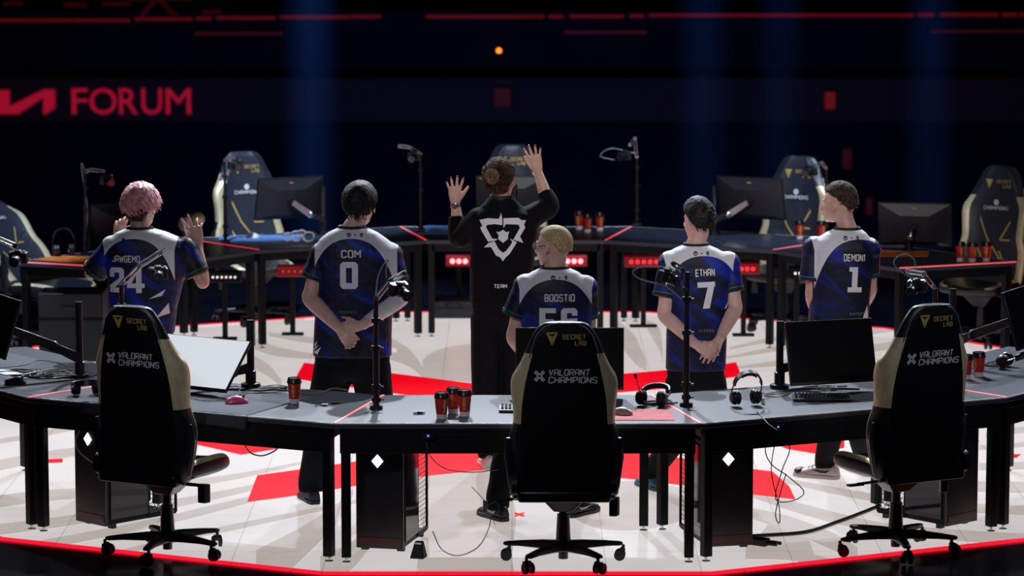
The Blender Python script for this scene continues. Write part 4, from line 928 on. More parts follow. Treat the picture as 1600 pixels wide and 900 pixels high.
def tower(label, loc, rz, side, led='white'):
    t = thing('computer_tower', label, 'computer', loc, rz, 'computers under the near desks')
    m = MB(); m.box(-.13, .13, .012, .30, .03, .59); m.build('case', M['black_metal'], t, bevel=.004)
    m = MB(); m.box(-.132, .132, -.008, .012, .025, .595); fp = m.build('front_panel', M['plastic'], t, bevel=.004)
    if led == 'white':
        m = MB(); m.prism([(.0, -.036), (.032, 0), (0, .036), (-.032, 0)], 0, .004); m.build('diamond_light', M['led_white'], fp, loc=(-.01, -.009, .505), rot=(R(90), 0, 0), smooth=0)
    else:
        for x in (-.018, .012):
            m = MB(); m.box(x, x + .008, -.012, -.008, .40, .53); m.build('light_bar', M['led_cyan'], fp)
    m = MB(); m.box(-.12, .12, -.012, -.008, .045, .085); m.build('red_foot_trim', mat('dim_red_plastic', (.06, .004, .006), .3), fp)
    m = MB(); m.box(.075, .10, -.013, -.011, .05, .075); m.build('maker_mark', MATS['dim_red_plastic'], fp)
    m = MB(); x = side * .131; m.box(min(x, x + side * .006), max(x, x + side * .006), .03, .30, .06, .56); m.build('side_glass', M['glass_panel'], t, bevel=.002)
    m = MB(); hex_mesh(m, x, .305, .50, .06, .575)
    for a in ((.30, .512, .04, .062), (.30, .512, .570, .592)): m.box(x - .006, x + .006, *a)
    for a in ((.296, .308, .04, .592), (.500, .512, .04, .592)): m.box(x - .006, x + .006, *a)
    m.build('perforated_panel', M['black_metal'], t, smooth=0)
    m = MB(); m.box(-.13, .13, .30, .51, .03, .045); m.build('cradle_plate', M['black_metal'], t); m = MB(); m.box(-.13, .13, .30, .51, .585, .595); m.build('cradle_plate', M['black_metal'], t)
    for sx in (-1, 1):
        for y in (.05, .45):
            m = MB(); m.box(sx * .10 - .02, sx * .10 + .02, y, y + .03, .004, .03); m.build('foot', M['rubber'], t)
    return t
p = U(594, 864); tower('black computer tower with glowing diamond under the centre desk, left of the middle chair', (p.x, p.y, 0), R(-13), 1)
p = U(1139, 860); tower('black computer tower with glowing diamond, right of the middle chair', (p.x, p.y, 0), R(13), -1)
p = U(137, 826); tower('black computer tower with glowing diamond behind the left chair', (p.x + .02, p.y + .02, 0), R(-44), 1)
p = U(1516, 826); tower('black computer tower with cyan light bars at the right', (p.x - .05, p.y + .02, 0), R(42), -1, 'cyan')
# ================================================================== MONITORS
def monitor(label, base, yaw, tilt, W=.60, H=.345, scr='screen_off', post=None, group=None, arm_pts=None, far=False, post_h=.38):
    """base: bottom-centre of the panel; the screen looks along -Y before yaw"""
    t = thing('computer_monitor', label, 'monitor', base, yaw, group)
    Tm = Matrix.Rotation(-tilt, 4, 'X')
    m = MB(); m.T = Tm; m.box(-W / 2, W / 2, .0, .018, 0, H); pn = m.build('panel', M['plastic'], t, bevel=.003)
    m = MB(); m.T = Tm; m.box(-W / 2 + .006, W / 2 - .006, -.002, .0, .016, H - .006); m.build('screen', M[scr], pn)
    m = MB(); m.T = Tm; m.loft([[(-W / 2 + .01, .018, .01), (W / 2 - .01, .018, .01), (W / 2 - .01, .018, H - .01), (-W / 2 + .01, .018, H - .01)], [(-W * .30, .062, .05), (W * .30, .062, .05), (W * .20, .062, H * .74), (-W * .20, .062, H * .74)]]); m.build('back_cover', M['plastic2'], pn, smooth=20)
    m = MB(); m.T = Tm; m.tube([(0, .060, H * .48), (0, .092, H * .48)], .035, 16); 
    m.build('arm_mount', M['plastic'], pn)
    m = MB(); m.T = Tm; m.box(-.016, .016, .028, .036, H - .055, H - .035); m.build('gold_badge', M['gold_mark'], pn)
    if post is not None:
        inv = Matrix.Rotation(-yaw, 4, 'Z'); P = inv @ (Vector(post) - Vector(base)); dz = P.z
        m = MB(); m.T = Matrix.Translation((P.x, P.y, dz)); m.lathe([(.0, 0), (.055, .0), (.055, .02), (.030, .024), (.030, .09), (.021, .095), (.021, post_h), (.0, post_h)], 18); m.build('post', M['plastic'], t)
        mount = Tm @ Vector((0, .092, H * .48)); j = Vector((P.x, P.y, dz + .11)); mid = (mount + j) / 2 + Vector((0, .06, -.02)); m = MB()
        for a, b in ((j, mid), (mid, mount)):
            d = (b - a); q = d.cross(Vector((0, 0, 1))).normalized() * .020; u = q.cross(d).normalized() * .028
            m.loft([[a + q + u, a - q + u, a - q - u, a + q - u], [b + q * .8 + u * .8, b - q * .8 + u * .8, b - q * .8 - u * .8, b + q * .8 - u * .8]])
        m.sph(mid, .033, n=12, m=8); m.build('arm', M['chrome'] if far else M['plastic'], t, bevel=.004)
    return t
g = 'screens on the near desks'
def wdir(yaw): return Vector((math.cos(yaw), math.sin(yaw), 0))
ya = R(-33); br = U(352, 612, .80); monitor('lit white screen tilted far back on the left near desk', br - wdir(ya) * .30, ya, R(43), scr='screen_white', post=U(392, 604, .761), group=g)
b0 = PD(890, 609, -3.98); monitor('dark screen hidden behind the centre gaming chair', b0, R(-1), R(4), post=(b0.x - .12, b0.y + .16, .761), group=g, post_h=.25)
ya = R(19.3); bl = U(1236, 603, .81); monitor('dark screen above the keyboard on the right near desk', bl + wdir(ya) * .265, ya, R(15), W=.53, H=.36, post=U(1218, 606, .761), group=g)
ya = R(62); bl = U(1592, 548, .93); monitor('dark screen cut by the right picture edge, on a long arm', bl + wdir(ya) * .30, ya, R(17), post=U(1487, 566, .761), group=g, post_h=.44)
ya = R(-62); br = U(5, 562, .93); monitor('dark screen cut by the left picture edge, on a long arm', br - wdir(ya) * .30, ya, R(17), post=U(125, 590, .761), group=g, post_h=.44)
g = 'screens on the far desks seen from behind'
def far_mon(label, px, pyb, yy, yaw, post, **k):
    b = PD(px, pyb, yy); return monitor(label, b, yaw, R(14), W=.55, post=post, group=g, far=True, **k)
far_mon('far monitor back left of centre, in front of the white-edged chair', 448, 341, 4.05, math.pi + R(25), U(506, 366, .761))
far_mon('far monitor back behind the person with both hands raised', 798, 338, 4.35, math.pi, (0.02, 4.2, .761))
far_mon('far monitor back right of centre beside the gold-lined chair', 1177, 341, 4.05, math.pi - R(24), U(1115, 366, .761))
far_mon('far monitor back above the right orange mat', 1430, 383, 3.0, math.pi - R(12), U(1420, 392, .761), post_h=.3)
far_mon('far monitor back behind the pink-haired person', 180, 383, 3.0, math.pi + R(40), U(205, 395, .761), post_h=.3)
# ================================================================== CAMERAS ON ARMS
def camera_rig(label, base, top_h, joints, body_c, aim, thick=.017, cable=None, group='small cameras on desk poles', silver=False):
    t = thing('player_camera', label, 'camera', base, 0, group); B = Vector(base)
    m = MB()
    if top_h:
        m.box(-.035, .035, -.03, .03, 0, .018); m.tube([(0, 0, .018), (0, 0, top_h * .55)], thick, 12); m.tube([(0, 0, top_h * .5), (0, 0, top_h)], thick * .8, 12)
        for z in (.05, .12, top_h * .55, top_h * .8): m.tube([(0, 0, z - .012), (0, 0, z + .012)], thick * 1.5, 12); m.tube([(0, 0, z), (thick * 2.4, -.01, z)], .006, 8)
        m.build('pole', M['plastic'], t)
    J2 = [Vector(q) - B for q in joints]
    if len(J2) > 1:
        m = MB()
        for a, b in zip(J2, J2[1:]):
            d = (b - a).normalized(); q = d.cross(Vector((0, 1, 0))).normalized() * .010
            m.tube([a + q, b + q], .0055, 8); m.tube([a - q, b - q], .0055, 8)
        for q in J2: m.tube([q + Vector((0, -.018, 0)), q + Vector((0, .018, 0))], .014, 12)
        m.build('spring_arm', M['chrome'], t)
    c = Vector(body_c) - B; m = MB(); a = Vector(aim).normalized(); Rm = Matrix.Translation(c) @ a.to_track_quat('-Y', 'Z').to_matrix().to_4x4()
    m.T = Rm; m.box(-.055, .055, -.020, .022, -.034, .030); m.box(-.020, .020, -.018, .016, .028, .045); bd = m.build('camera_body', M['plastic2'], t, bevel=.006)
    m = MB(); m.T = Rm @ Matrix.Rotation(R(90), 4, 'X'); m.lathe([(.0, .02), (.030, .02), (.032, .04), (.029, .045), (.029, .075), (.031, .078), (.031, .088), (.024, .090), (.0, .084)], 20, [0, 0, 0, 0, 0, 0, 0, 1]); m.build('lens', [M['plastic'], M['lens']], t)
    m = MB(); m.T = Rm; m.box(-.05, .05, -.016, .018, .030, .034); m.box(.028, .046, -.01, .01, .034, .042); m.build('top_plate', M['chrome'], bd, bevel=.002)
    if cable:
        m = MB(); m.tube([Vector(q) - B for q in cable], .0035, 6, smooth=6); m.build('cable', M['cable_grey'], t)
    return t
b = U(588, 638, .761); y = b.y
camera_rig('small camera on the pole standing left of the three cups', b, PD(588, 466, y).z - .761, [PD(588, 466, y), PD(611, 438, y), PD(632, 427, y - .03)], PD(622, 452, y - .03), (.6, -.7, -.35), cable=[PD(586, 466, y), PD(592, 428, y), PD(606, 405, y), PD(603, 422, y), PD(604, 434, y)])
b = U(1072, 634, .761); y = b.y
camera_rig('small camera on the pole in front of the person with number 7', b, PD(1072, 425, y).z - .761, [PD(1070, 452, y), PD(1067, 422, y), PD(1052, 412, y - .03)], PD(1040, 431, y - .03), (.75, -.6, -.3), cable=[PD(1068, 470, y), PD(1040, 448, y), PD(1000, 436, y), PD(989, 424, y), PD(1010, 416, y), PD(1048, 418, y)])
b = U(192, 606, .761); y = b.y
camera_rig('small camera in front of the pink-haired person', b, PD(192, 445, y).z - .761, [PD(192, 442, y), PD(218, 415, y), PD(250, 395, y)], PD(247, 427, y - .03), (.1, -1, -.2), cable=[PD(215, 415, y), PD(235, 402, y - .02), PD(258, 388, y - .02)])
b = U(1459, 600, .761); y = b.y
camera_rig('small camera beyond the right gaming chair with a cable loop', b, PD(1459, 450, y).z - .761, [PD(1459, 448, y), PD(1444, 428, y), PD(1418, 424, y)], PD(1433, 447, y - .03), (-.5, -.8, -.3), cable=[PD(1449, 436, y), PD(1420, 432, y), PD(1398, 415, y), PD(1400, 403, y), PD(1415, 397, y), PD(1428, 405, y), PD(1431, 420, y)])
y = -2.9; b = PD(-30, 470, y); b.z = .761
camera_rig('small camera at the left picture edge above the far orange mat', b, .42, [PD(-30, 390, y), PD(-5, 372, y), PD(24, 384, y)], PD(29, 402, y - .03), (-.2, -1, -.25), cable=[PD(24, 384, y), PD(38, 362, y), PD(46, 372, y), PD(42, 392, y)])
g = 'small cameras on far desk poles'
for lab, bx, by, ty, js, cx_, cy_, aim in (
    ('blurred camera on a thin pole beyond the pink-haired person', 134, 398, 268, [(134, 268), (140, 265), (162, 267)], 166, 281, (.5, -.8, -.2)),
    ('blurred camera standing left of the white-edged far chair', 352, 378, 250, [(352, 250), (366, 243)], 367, 257, (.4, -.9, -.2)),
    ('blurred camera on a tall pole left of the raised hands', 657, 366, 240, [(657, 240), (640, 230), (624, 228)], 648, 244, (-.3, -.9, -.2)),
    ('blurred camera on a tall pole right of the raised hands', 995, 352, 240, [(995, 245), (992, 216), (984, 226)], 976, 243, (-.5, -.8, -.1)),
    ('blurred camera in front of the gold-lined far chair', 1290, 372, 262, [(1290, 262), (1284, 254), (1272, 262)], 1266, 267, (-.5, -.8, -.2))):
    b = U(bx, by, .761); y = b.y
    camera_rig(lab, b, PD(bx, ty, y).z - .761, [PD(q[0], q[1], y) for q in js], PD(cx_, cy_, y), aim, .013, group=g, cable=([PD(995, 240, y), PD(955, 232, y), PD(938, 244, y), PD(960, 250, y)] if bx == 995 else ([PD(134, 268, y), PD(127, 255, y), PD(131, 290, y), PD(137, 330, y), PD(132, 390, y)] if bx == 134 else None)))
# ================================================================== CUPS
def make_cup(label, loc, rz, group):
    t = thing('paper_cup', label, 'cup', loc, rz, group)
    m = MB(); m.lathe([(.0, 0), (.026, 0), (.0285, .026), (.0285, .026), (.037, .118), (.0, .118)], 28, [0, 0, 0, 1, 1]); m.build('cup_body', [M['cup_white'], M['cup_red']], t, smooth=50)
    for a0 in (0.0, 2.1, 4.2):
        rings = []; m = MB()
        for j in range(9):
            z = .036 + .072 * j / 8; r = .0285 + .0085 * (z - .026) / .092 + .0006; w2 = .34 * math.sin(math.pi * (j + 1) / 10) * (.8 + .3 * math.sin(j * 2.1 + a0))
            rings.append([(r * math.cos(a0 + q * w2), r * math.sin(a0 + q * w2), z) for q in (-1, -.5, 0, .5, 1)])
        m.loft(rings, cap=False, closed=False); m.build('cup_print', M['cup_gold'], t)
    m = MB(); m.lathe([(.0, .112), (.0395, .112), (.0410, .118), (.0385, .124), (.0365, .136), (.0350, .142), (.0320, .142), (.0310, .137), (.0, .137)], 28); m.box(-.004, .004, .018, .026, .137, .139); m.build('lid', M['lid'], t)
    return t
g1 = 'paper cups on the near desks'; g2 = 'paper cups on the far desks'
c0 = make_cup('paper cup standing alone beside the keys on the left near desk', U(460, 630, .7612), R(-100), g1)
for px, py, rz, lab, g in ((690, 654, -60, 'nearest and leftmost of the three paper cups on the centre desk', g1), (708, 646, 20, 'middle paper cup of the three on the centre desk, standing furthest back', g1), (726, 650, -95, 'rightmost of the three paper cups on the centre desk', g1),
    (1509, 592, -120, 'paper cup partly behind the right gaming chair', g1), (1529, 588, -20, 'paper cup just left of the headset on the far right near desk', g1),
    (905, 358, 10, 'leftmost of three far cups to the right of the raised hands', g2), (918, 363, 60, 'middle and nearest of three far cups right of the raised hands', g2), (937, 360, -70, 'rightmost of three far cups right of the raised hands', g2),
    (1249, 373, -80, 'bright red far cup left of the head of the person looking left', g2), (1283, 374, 60, 'far cup half hidden by the shoulder of the person looking left', g2),
    (1500, 408, -80, 'leftmost of the three red cups at the far right', g2), (1519, 409, -60, 'middle of the three red cups at the far right', g2), (1541, 408, -100, 'rightmost of the three far right cups, with dark print', g2)):
    dup(c0, U(px, py, .7612), R(rz), lab, g)
# ================================================================== HEADSETS
def headset(label, loc, rz, lie=True, mic=None, tilt=None, red=False, group='headsets on the desks'):
    t = thing('headset', label, 'headset', loc, rz, group); t.scale = (.94, .94, .94); T0 = Matrix.Rotation(tilt if tilt is not None else (R(72) if lie else R(8)), 4, 'X')
    base = Matrix.Translation((0, 0, .045 if lie else .052)) @ T0
    for s in (-1, 1):
        m = MB(); m.T = base @ Matrix.Translation((s * .062, 0, 0)) @ Matrix.Rotation(R(90), 4, 'Y') @ Matrix.Scale(s, 4, Vector((0, 0, 1)))
        m.lathe([(0, .028), (.030, .028), (.040, .018), (.044, .004), (.040, -.004)], 22); cu = m.build('ear_cup', M['plastic2'], t)
        m = MB(); m.T = base @ Matrix.Translation((s * .062, 0, 0)) @ Matrix.Rotation(R(90), 4, 'Y') @ Matrix.Scale(s, 4, Vector((0, 0, 1)))
        m.tube([(.032 * math.cos(k * math.pi / 8), .032 * math.sin(k * math.pi / 8), -.014) for k in range(17)], .012, 8); m.build('ear_cushion', M['leather'], cu)
        m = MB(); m.T = base; m.tube([(s * .078, 0, .0), (s * .090, 0, .045), (s * .084, 0, .09)], .0045, 8, smooth=3); m.build('yoke', M['chrome'], cu)
    m = MB(); m.T = base; rg = []
    for j in range(15):
        a = math.pi * j / 14; c_, s_ = math.cos(a), math.sin(a); x, z = .086 * c_, .085 + .088 * s_
        rg.append([(x, -.018, z), (x, .018, z), (x * .90, .016, z - .012 * s_), (x * .90, -.016, z - .012 * s_)])
    m.loft(rg); hb = m.build('headband', M['leather'], t, smooth=60)
    if red:
        m = MB(); m.T = base; rg = []
        for j in range(4, 11):
            a = math.pi * j / 14; c_, s_ = math.cos(a), math.sin(a); x, z = .076 * c_, .080 + .076 * s_
            rg.append([(x, -.016, z), (x, .016, z), (x * .93, .014, z - .006), (x * .93, -.014, z - .006)])
        m.loft(rg); m.build('red_pad', mat('red_pad', (.30, .02, .012), .6), hb)
    if mic:
        m = MB(); m.tube(mic, .0028, 8, smooth=4); e = Vector(mic[-1]); d = (e - Vector(mic[-2])).normalized(); m.tube([e - d * .005, e + d * .003, e + d * .022, e + d * .028], [.005, .009, .009, .004], 10); m.build('microphone_boom', M['plastic'], t)
    return t
headset('headset at the corner of the left near desk, left of the left gaming chair', U(135, 617, .761), R(15), mic=None)
headset('headset with its microphone boom raised on the red mat', U(1018, 634, .7625), R(160), mic=[(.05, .02, .04), (.065, .03, .10), (.088, .02, .16)])
headset('headset standing upright with red-lined headband, on the right near desk', U(1165, 634, .761), R(15), lie=False, tilt=R(22), red=True)
headset('headset lying beside the cups at the far right of the near desks', U(1570, 574, .761), R(70))
headset('far headset standing on the left orange mat', U(100, 400, .7625), R(200), lie=False)
# ================================================================== MATS, KEYBOARDS, MICE
def mat_thing(name, label, pts, mt, z=.7605, th=.003, cat='mat', group=None):
    m = MB(); P = ccw([tuple(p) for p in pts]); m.prism(P, z, z + th); o = m.build(name, mt, bevel=.001); return tag(o, label, cat, group)
def local_pts(root, pts): a = root.rotation_euler.z; c, s = math.cos(a), math.sin(a); return [(root.location.x + x * c - y * s, root.location.y + x * s + y * c) for x, y in pts]
def drape_mat(name, label, root, x0, x1, drop, group, sag=.0):
    """cloth mat over the desk, its outer edge hanging over the front"""
    m = MB(); rows = []; nx = 26; prof = [(-.22, .7622), (-.5, .7622), (-.8, .7622), (-.92, .7622), (-.948, .7618), (-.958, .752), (-.963, .735)] + ([(-.966, .735 - drop * .5), (-.968, .735 - drop)] if drop > .02 else [])
    for y, z in prof:
        rows.append([(x0 + (x1 - x0) * i / nx, y + .004 * math.sin(i * .7) * (z < .75), z - (sag * (i / nx) ** 3 if z < .74 else 0) + .0015 * math.sin(i * .5 + y * 9) * (z > .76)) for i in range(nx + 1)])
    m.loft(rows, cap=False, closed=False); o = m.build(name, M['mat_dark'], None, loc=root.location, rz=root.rotation_euler.z, smooth=70)
    s = o.modifiers.new('t', 'SOLIDIFY'); s.thickness = .003; s.offset = 1
    return tag(o, label, 'mat', group)
g = 'dark mats hanging over the near desk edge'
dm = drape_mat('desk_mat', 'large dark mat under the pink mouse, its corner hanging over the desk edge', NEAR[-1], -.62, .44, .03, g, .02)
dm2 = drape_mat('desk_mat', 'dark mat with white print under the black mouse, draped over the left desk edge', NEAR[-2], -.7, .60, .10, g, .02)
m = MB()
for a, b, c_, d_ in ((-.30, -.62, .10, .05), (-.12, -.64, .09, .05), (.04, -.63, .08, .06), (.18, -.62, .11, .055), (.36, -.60, .10, .05)):
    pts = [(a - c_ * .5, b - d_), (a + c_ * .3, b - d_ * .9), (a + c_ * .55, b + d_), (a - c_ * .2, b + d_ * .8), (a - c_ * .6, b + d_ * .2)]; m.prism(ccw(pts), .7665, .7672)
m.build('white_print', M['white_mark'], dm2, smooth=0)
mat_thing('desk_mat', 'red mat under the raised-boom headset and white mouse', [tuple(U(x, y, .7605)[:2]) for x, y in ((890, 640), (1047, 640), (1055, 657), (878, 657))], M['mat_red'])
mat_thing('desk_mat', 'orange mat on the far left desk under a headset', [tuple(U(x, y, .7605)[:2]) for x, y in ((52, 406), (85, 400), (180, 402), (180, 413), (127, 412))], M['mat_orange'], group='orange mats on the far desks')
mat_thing('desk_mat', 'orange mat on the far right desk under a dark monitor', [tuple(U(x, y, .7605)[:2]) for x, y in ((1368, 391), (1452, 393), (1450, 401), (1370, 401))], M['mat_orange'], group='orange mats on the far desks')
mat_thing('desk_mat', 'blue mat on the far desk in front of the white-edged chair', [tuple(U(x, y, .7605)[:2]) for x, y in ((340, 370), (470, 366), (478, 376), (345, 379))], M['mat_blue'])
mat_thing('desk_mat', 'blue-grey mat on the far middle desk left of the raised hands', [tuple(U(x, y, .7605)[:2]) for x, y in ((664, 353), (745, 353), (750, 365), (664, 366))], M['mat_blue'])
def keyboard(label, loc, rz):
    t = thing('keyboard', label, 'keyboard', loc, rz, 'keyboards on the near desks')
    m = MB(); m.loft([[(-.16, -.062, 0), (.16, -.062, 0), (.16, -.062, .014), (-.16, -.062, .014)], [(-.16, .062, .0), (.16, .062, .0), (.16, .062, .026), (-.16, .062, .026)]]); m.build('keyboard_case', M['plastic2'], t, bevel=.002)
    m = MB()
    for r in range(5):
        for k in range(15 if r else 14):
            x = -.150 + k * .0205; y = -.040 + r * .0195; z = .0168 + r * .0019
            if r == 0 and 3 < k < 9: 
                if k > 4: continue
                m.loft([[(x, y, z), (x + .097, y, z), (x + .097, y + .016, z), (x, y + .016, z)], [(x + .002, y + .002, z + .008), (x + .095, y + .002, z + .008), (x + .095, y + .013, z + .008), (x + .002, y + .013, z + .008)]]); continue
            m.loft([[(x, y, z), (x + .0165, y, z), (x + .0165, y + .0165, z), (x, y + .0165, z)], [(x + .003, y + .003, z + .009), (x + .0135, y + .003, z + .009), (x + .0135, y + .0135, z + .009), (x + .003, y + .0135, z + .009)]])
    tag(m.build('keycaps', M['plastic'], t, smooth=0), kind='stuff')
keyboard('keyboard in front of the dark screen on the right near desk', U(1284, 625, .761), R(-2))
keyboard('keyboard peeking out left of the centre gaming chair', U(826, 642, .761), R(0))
def mouse(label, loc, rz, mt):
    t = thing('computer_mouse', label, 'mouse', loc, rz, 'mice on the desks')
    m = MB(); rings = []
    for x, w_, h in ((-.062, .012, .012), (-.055, .026, .022), (-.03, .032, .035), (.0, .031, .040), (.03, .030, .032), (.052, .026, .020), (.062, .014, .010)):
        rings.append([(w_ * math.cos(k * math.pi / 8), x, h * max(0, math.sin(k * math.pi / 8))) for k in range(9)] + [(0, x, 0)])
    m.loft(rings); m.build('mouse_shell', mt, t, smooth=70)
    m = MB(); m.T = Matrix.Translation((0, .036, .030)) @ Matrix.Rotation(R(90), 4, 'Y'); m.tube([(0, 0, -.004), (0, 0, .004)], .008, 14); m.build('scroll_wheel', M['rubber'], t)
mouse('pink mouse on the dark mat in front of the white screen', U(370, 629, .765), R(-75), M['pink'])
mouse('black mouse on the printed mat at the left picture edge', U(24, 599, .767), R(-80), M['plastic2'])
mouse('white mouse on the red mat beside the centre gaming chair', U(971, 647, .765), R(70), M['white_plastic'])
mouse('white mouse on the blue mat before the white-edged far chair', U(394, 371, .765), R(60), M['white_plastic'])
# ================================================================== SMALL DESK ITEMS
t = thing('battery', 'small white battery lying on the centre desk left of the cups', 'battery', U(655, 645, .769), R(12))
m = MB(); m.tube([(-.03, 0, 0), (-.030, 0, 0), (.028, 0, 0)], [.004, .008, .008], 14); m.build('battery_sleeve', M['white_plastic'], t)
m = MB(); m.tube([(-.012, 0, 0), (.016, 0, 0)], .0083, 14); m.tube([(.028, 0, 0), (.032, 0, 0)], .003, 10); m.build('battery_band', MATS['charcoal_plastic'], t)
t = thing('key_bunch', 'bunch of keys on the left near desk, right of the lone cup', 'keys', U(500, 634, .763), R(10))
m = MB(); m.box(-.03, .012, -.004, .004, 0, .004); m.box(-.03, -.022, -.010, -.004, 0, .004); m.tube([(.022 + .012 * math.cos(a * .7), .012 * math.sin(a * .7), .002) for a in range(10)], .003, 6); m.build('key', M['chrome'], t)
m = MB(); m.box(.010, .045, -.010, .010, .004, .010); m.build('key_fob', M['white_plastic'], t, bevel=.003)
t = thing('usb_dongle', 'tiny dark adapter between the keys and the camera pole', 'adapter', U(524, 631, .762), R(20)); m = MB(); m.box(-.025, .02, -.008, .008, 0, .008); m.build('adapter_body', M['plastic'], t, bevel=.002); m = MB(); m.box(.02, .035, -.006, .006, .002, .006); m.build('plug', M['chrome'], t)
t = thing('pill_bottle', 'tiny white capped bottle right of the upright headset', 'bottle', U(1192, 631, .761), 0); m = MB(); m.lathe([(0, 0), (.010, 0), (.010, .024), (.007, .026)], 14); m.build('bottle_body', M['white_plastic'], t); m = MB(); m.lathe([(.0, .026), (.008, .026), (.008, .034), (0, .034)], 14); m.build('cap', M['cup_white'], t)
# white cushion figure and white cable ring on the far left-of-centre desk
t = thing('neck_cushion', 'white rounded cushion pile on the far desk behind the raised fingers at left', 'cushion', U(299, 392, .761), 0)
m = MB(); m.loft([sup(0, 0, .0, .085, .06, 20), sup(0, 0, .06, .085, .06, 20), sup(0, 0, .14, .060, .05, 20), sup(0, 0, .17, .04, .035, 20)]); m.build('cushion_base', M['cup_white'], t, smooth=60)
m = MB(); m.sph((-.045, 0, .20), .055, .05, .060, 18, 12); m.build('left_lobe', M['cup_white'], t)
m = MB(); m.sph((.045, 0, .24), .060, .055, .055, 18, 12); m.build('gold_lobe', M['gold'], t)
m = MB(); b = U(465, 376, .765)
for cx_, cz_, r, s in ((-.075, .03, .035, 1), (-.01, .035, .045, 1), (.03, .055, .030, 1), (.085, .03, .042, 1)):
    m.tube([(cx_ + r * math.cos(a * math.pi / 8), .01 * math.sin(a), cz_ + r * .85 * math.sin(a * math.pi / 8)) for a in range(17)], .0075, 8)
o = m.build('coiled_cable', M['white_plastic'], None, loc=b); tag(o, 'loops of thick white cable on the far desk left of number 0', 'cable')
# cables
def cable(name, label, pts, r, mt, group=None, n=6):
    P = [Vector(p) for p in pts]; o0 = P[0].copy(); m = MB(); m.tube([p - o0 for p in P], r, n, smooth=6); o = m.build(name, mt, None, loc=o0, smooth=80); return tag(o, label, 'cable', group)
Zd = .7645
D = lambda *pp, z=Zd: [U(x, y, z + (.001 * (i % 2))) for i, (x, y) in enumerate(pp)]
g = 'thin braided cables on the near desks'
cable('braided_cable', 'braided cable running from the left chair to the pink mouse', D((298, 622), (320, 626), (345, 625), (372, 618), (372, 604), (358, 604), z=.768), .0028, M['braid'], g)
cable('braided_cable', 'braided cable winding behind the lone cup to the dark-haired player', D((404, 606), (425, 602), (450, 604), (475, 616), (500, 614), (520, 607), (545, 610), z=.768), .0028, M['braid'], g)
cable('braided_cable', 'braided cable coiled at the foot of the right screen post', D((1180, 606), (1200, 616), (1235, 613), (1215, 620), (1195, 616), (1240, 608), (1284, 600)), .0028, M['braid'], g)
cable('braided_cable', 'braided cable on the left desk beside the black mouse', D((0, 575), (40, 570), (60, 563), (95, 568), (110, 580), (80, 585), (60, 577)), .0028, M['braid'], g)
rn = random.Random(11)
def tangle(label, cx_, cy_, w_, h_, k, seedv):
    rn = random.Random(seedv); pts = []
    for i in range(k): pts.append((cx_ + w_ * math.cos(i * 2.2 + rn.random()) * rn.uniform(.5, 1), cy_ + h_ * math.sin(i * 1.7 + rn.random()) * rn.uniform(.4, 1)))
    P = [U(x, y, Zd + .004 + .010 * rn.random()) for x, y in pts]; cable('tangled_cable', label, P, .0048, M['cable'], 'black cable tangles on the near desks')
tangle('black cable tangle at the foot of the long left screen arm', 85, 583, 75, 9, 30, 1)
tangle('black cable tangle beside the post of the white screen', 425, 608, 42, 5, 9, 2)
tangle('black cable tangle left of the camera pole with number 7 behind', 1035, 628, 32, 4, 9, 3)
tangle('black cable tangle under the dark screen above the keyboard', 1290, 606, 60, 4, 10, 4)
tangle('black cable tangle around the headset right of the two cups', 1555, 567, 26, 6, 9, 5)
cable('headset_cable', 'grey headset cable falling over the right desk edge', [U(1182, 642, .765), U(1190, 650, .765), PD(1200, 662, -4.78), PD(1214, 672, -4.80)], .003, M['cable_grey'])
cable('hanging_cable', 'tangled black cable hanging in loops beneath the right near desk', [PD(1222, 668, -4.6), PD(1234, 700, -4.5), PD(1222, 735, -4.5), PD(1212, 780, -4.5), PD(1240, 782, -4.5), PD(1256, 768, -4.5), PD(1232, 745, -4.5), PD(1205, 725, -4.5), PD(1196, 700, -4.5), PD(1212, 680, -4.5), PD(1205, 735, -4.45), PD(1217, 790, -4.45), PD(1218, 817, -4.45), PD(1212, 800, -4.45), PD(1228, 740, -4.45)], .0030, M['cable'])
cable('hanging_cable', 'thin black cable from the blue-lit hub to behind the centre chair', [PD(666, 690, -4.86), PD(672, 712, -4.8), PD(695, 732, -4.7), PD(735, 738, -4.5), PD(778, 734, -4.3)], .0028, M['cable'])
cable('floor_cable', 'thin black cable arcing on the floor by the centre chair', [U(676, 830, .10), U(690, 858, .01), U(715, 868, .006), U(745, 856, .006), U(762, 830, .02), PD(768, 805, -3.95)], .0028, M['cable'])
cable('hanging_cable', 'black cable loop hanging under the left near desk', [PD(383, 697, -4.35), PD(392, 708, -4.3), PD(410, 712, -4.3), PD(430, 704, -4.3), PD(436, 696, -4.35)], .004, M['cable'])
cable('power_cable', 'thick black power cable crossing the floor to the right chair', [U(1168, 838, .02), U(1200, 836, .012), U(1260, 831, .012), U(1310, 815, .012), U(1350, 800, .012), U(1375, 790, .012)], .011, M['cable'], n=10)
cable('hanging_cable', 'thin cable falling beside the left tower', [PD(127, 628, -4.0), PD(129, 660, -4.0), PD(118, 690, -4.0), PD(130, 712, -4.0), PD(165, 735, -3.95)], .003, M['cable_grey'])
t = thing('power_connector', 'black power plug lying on the floor right of the diamond tower', 'plug', U(1190, 853, 0), R(-35))
m = MB(); m.box(-.07, .04, -.03, .03, .002, .045); m.build('plug_housing', M['rubber'], t, bevel=.008); m = MB(); m.tube([(.04, .0, .02), (.09, .01, .018)], .012, 10); m.tube([(-.02, .03, .02), (.03, .075, .012), (.08, .07, .012)], .010, 8); m.build('strain_relief', M['rubber'], t)
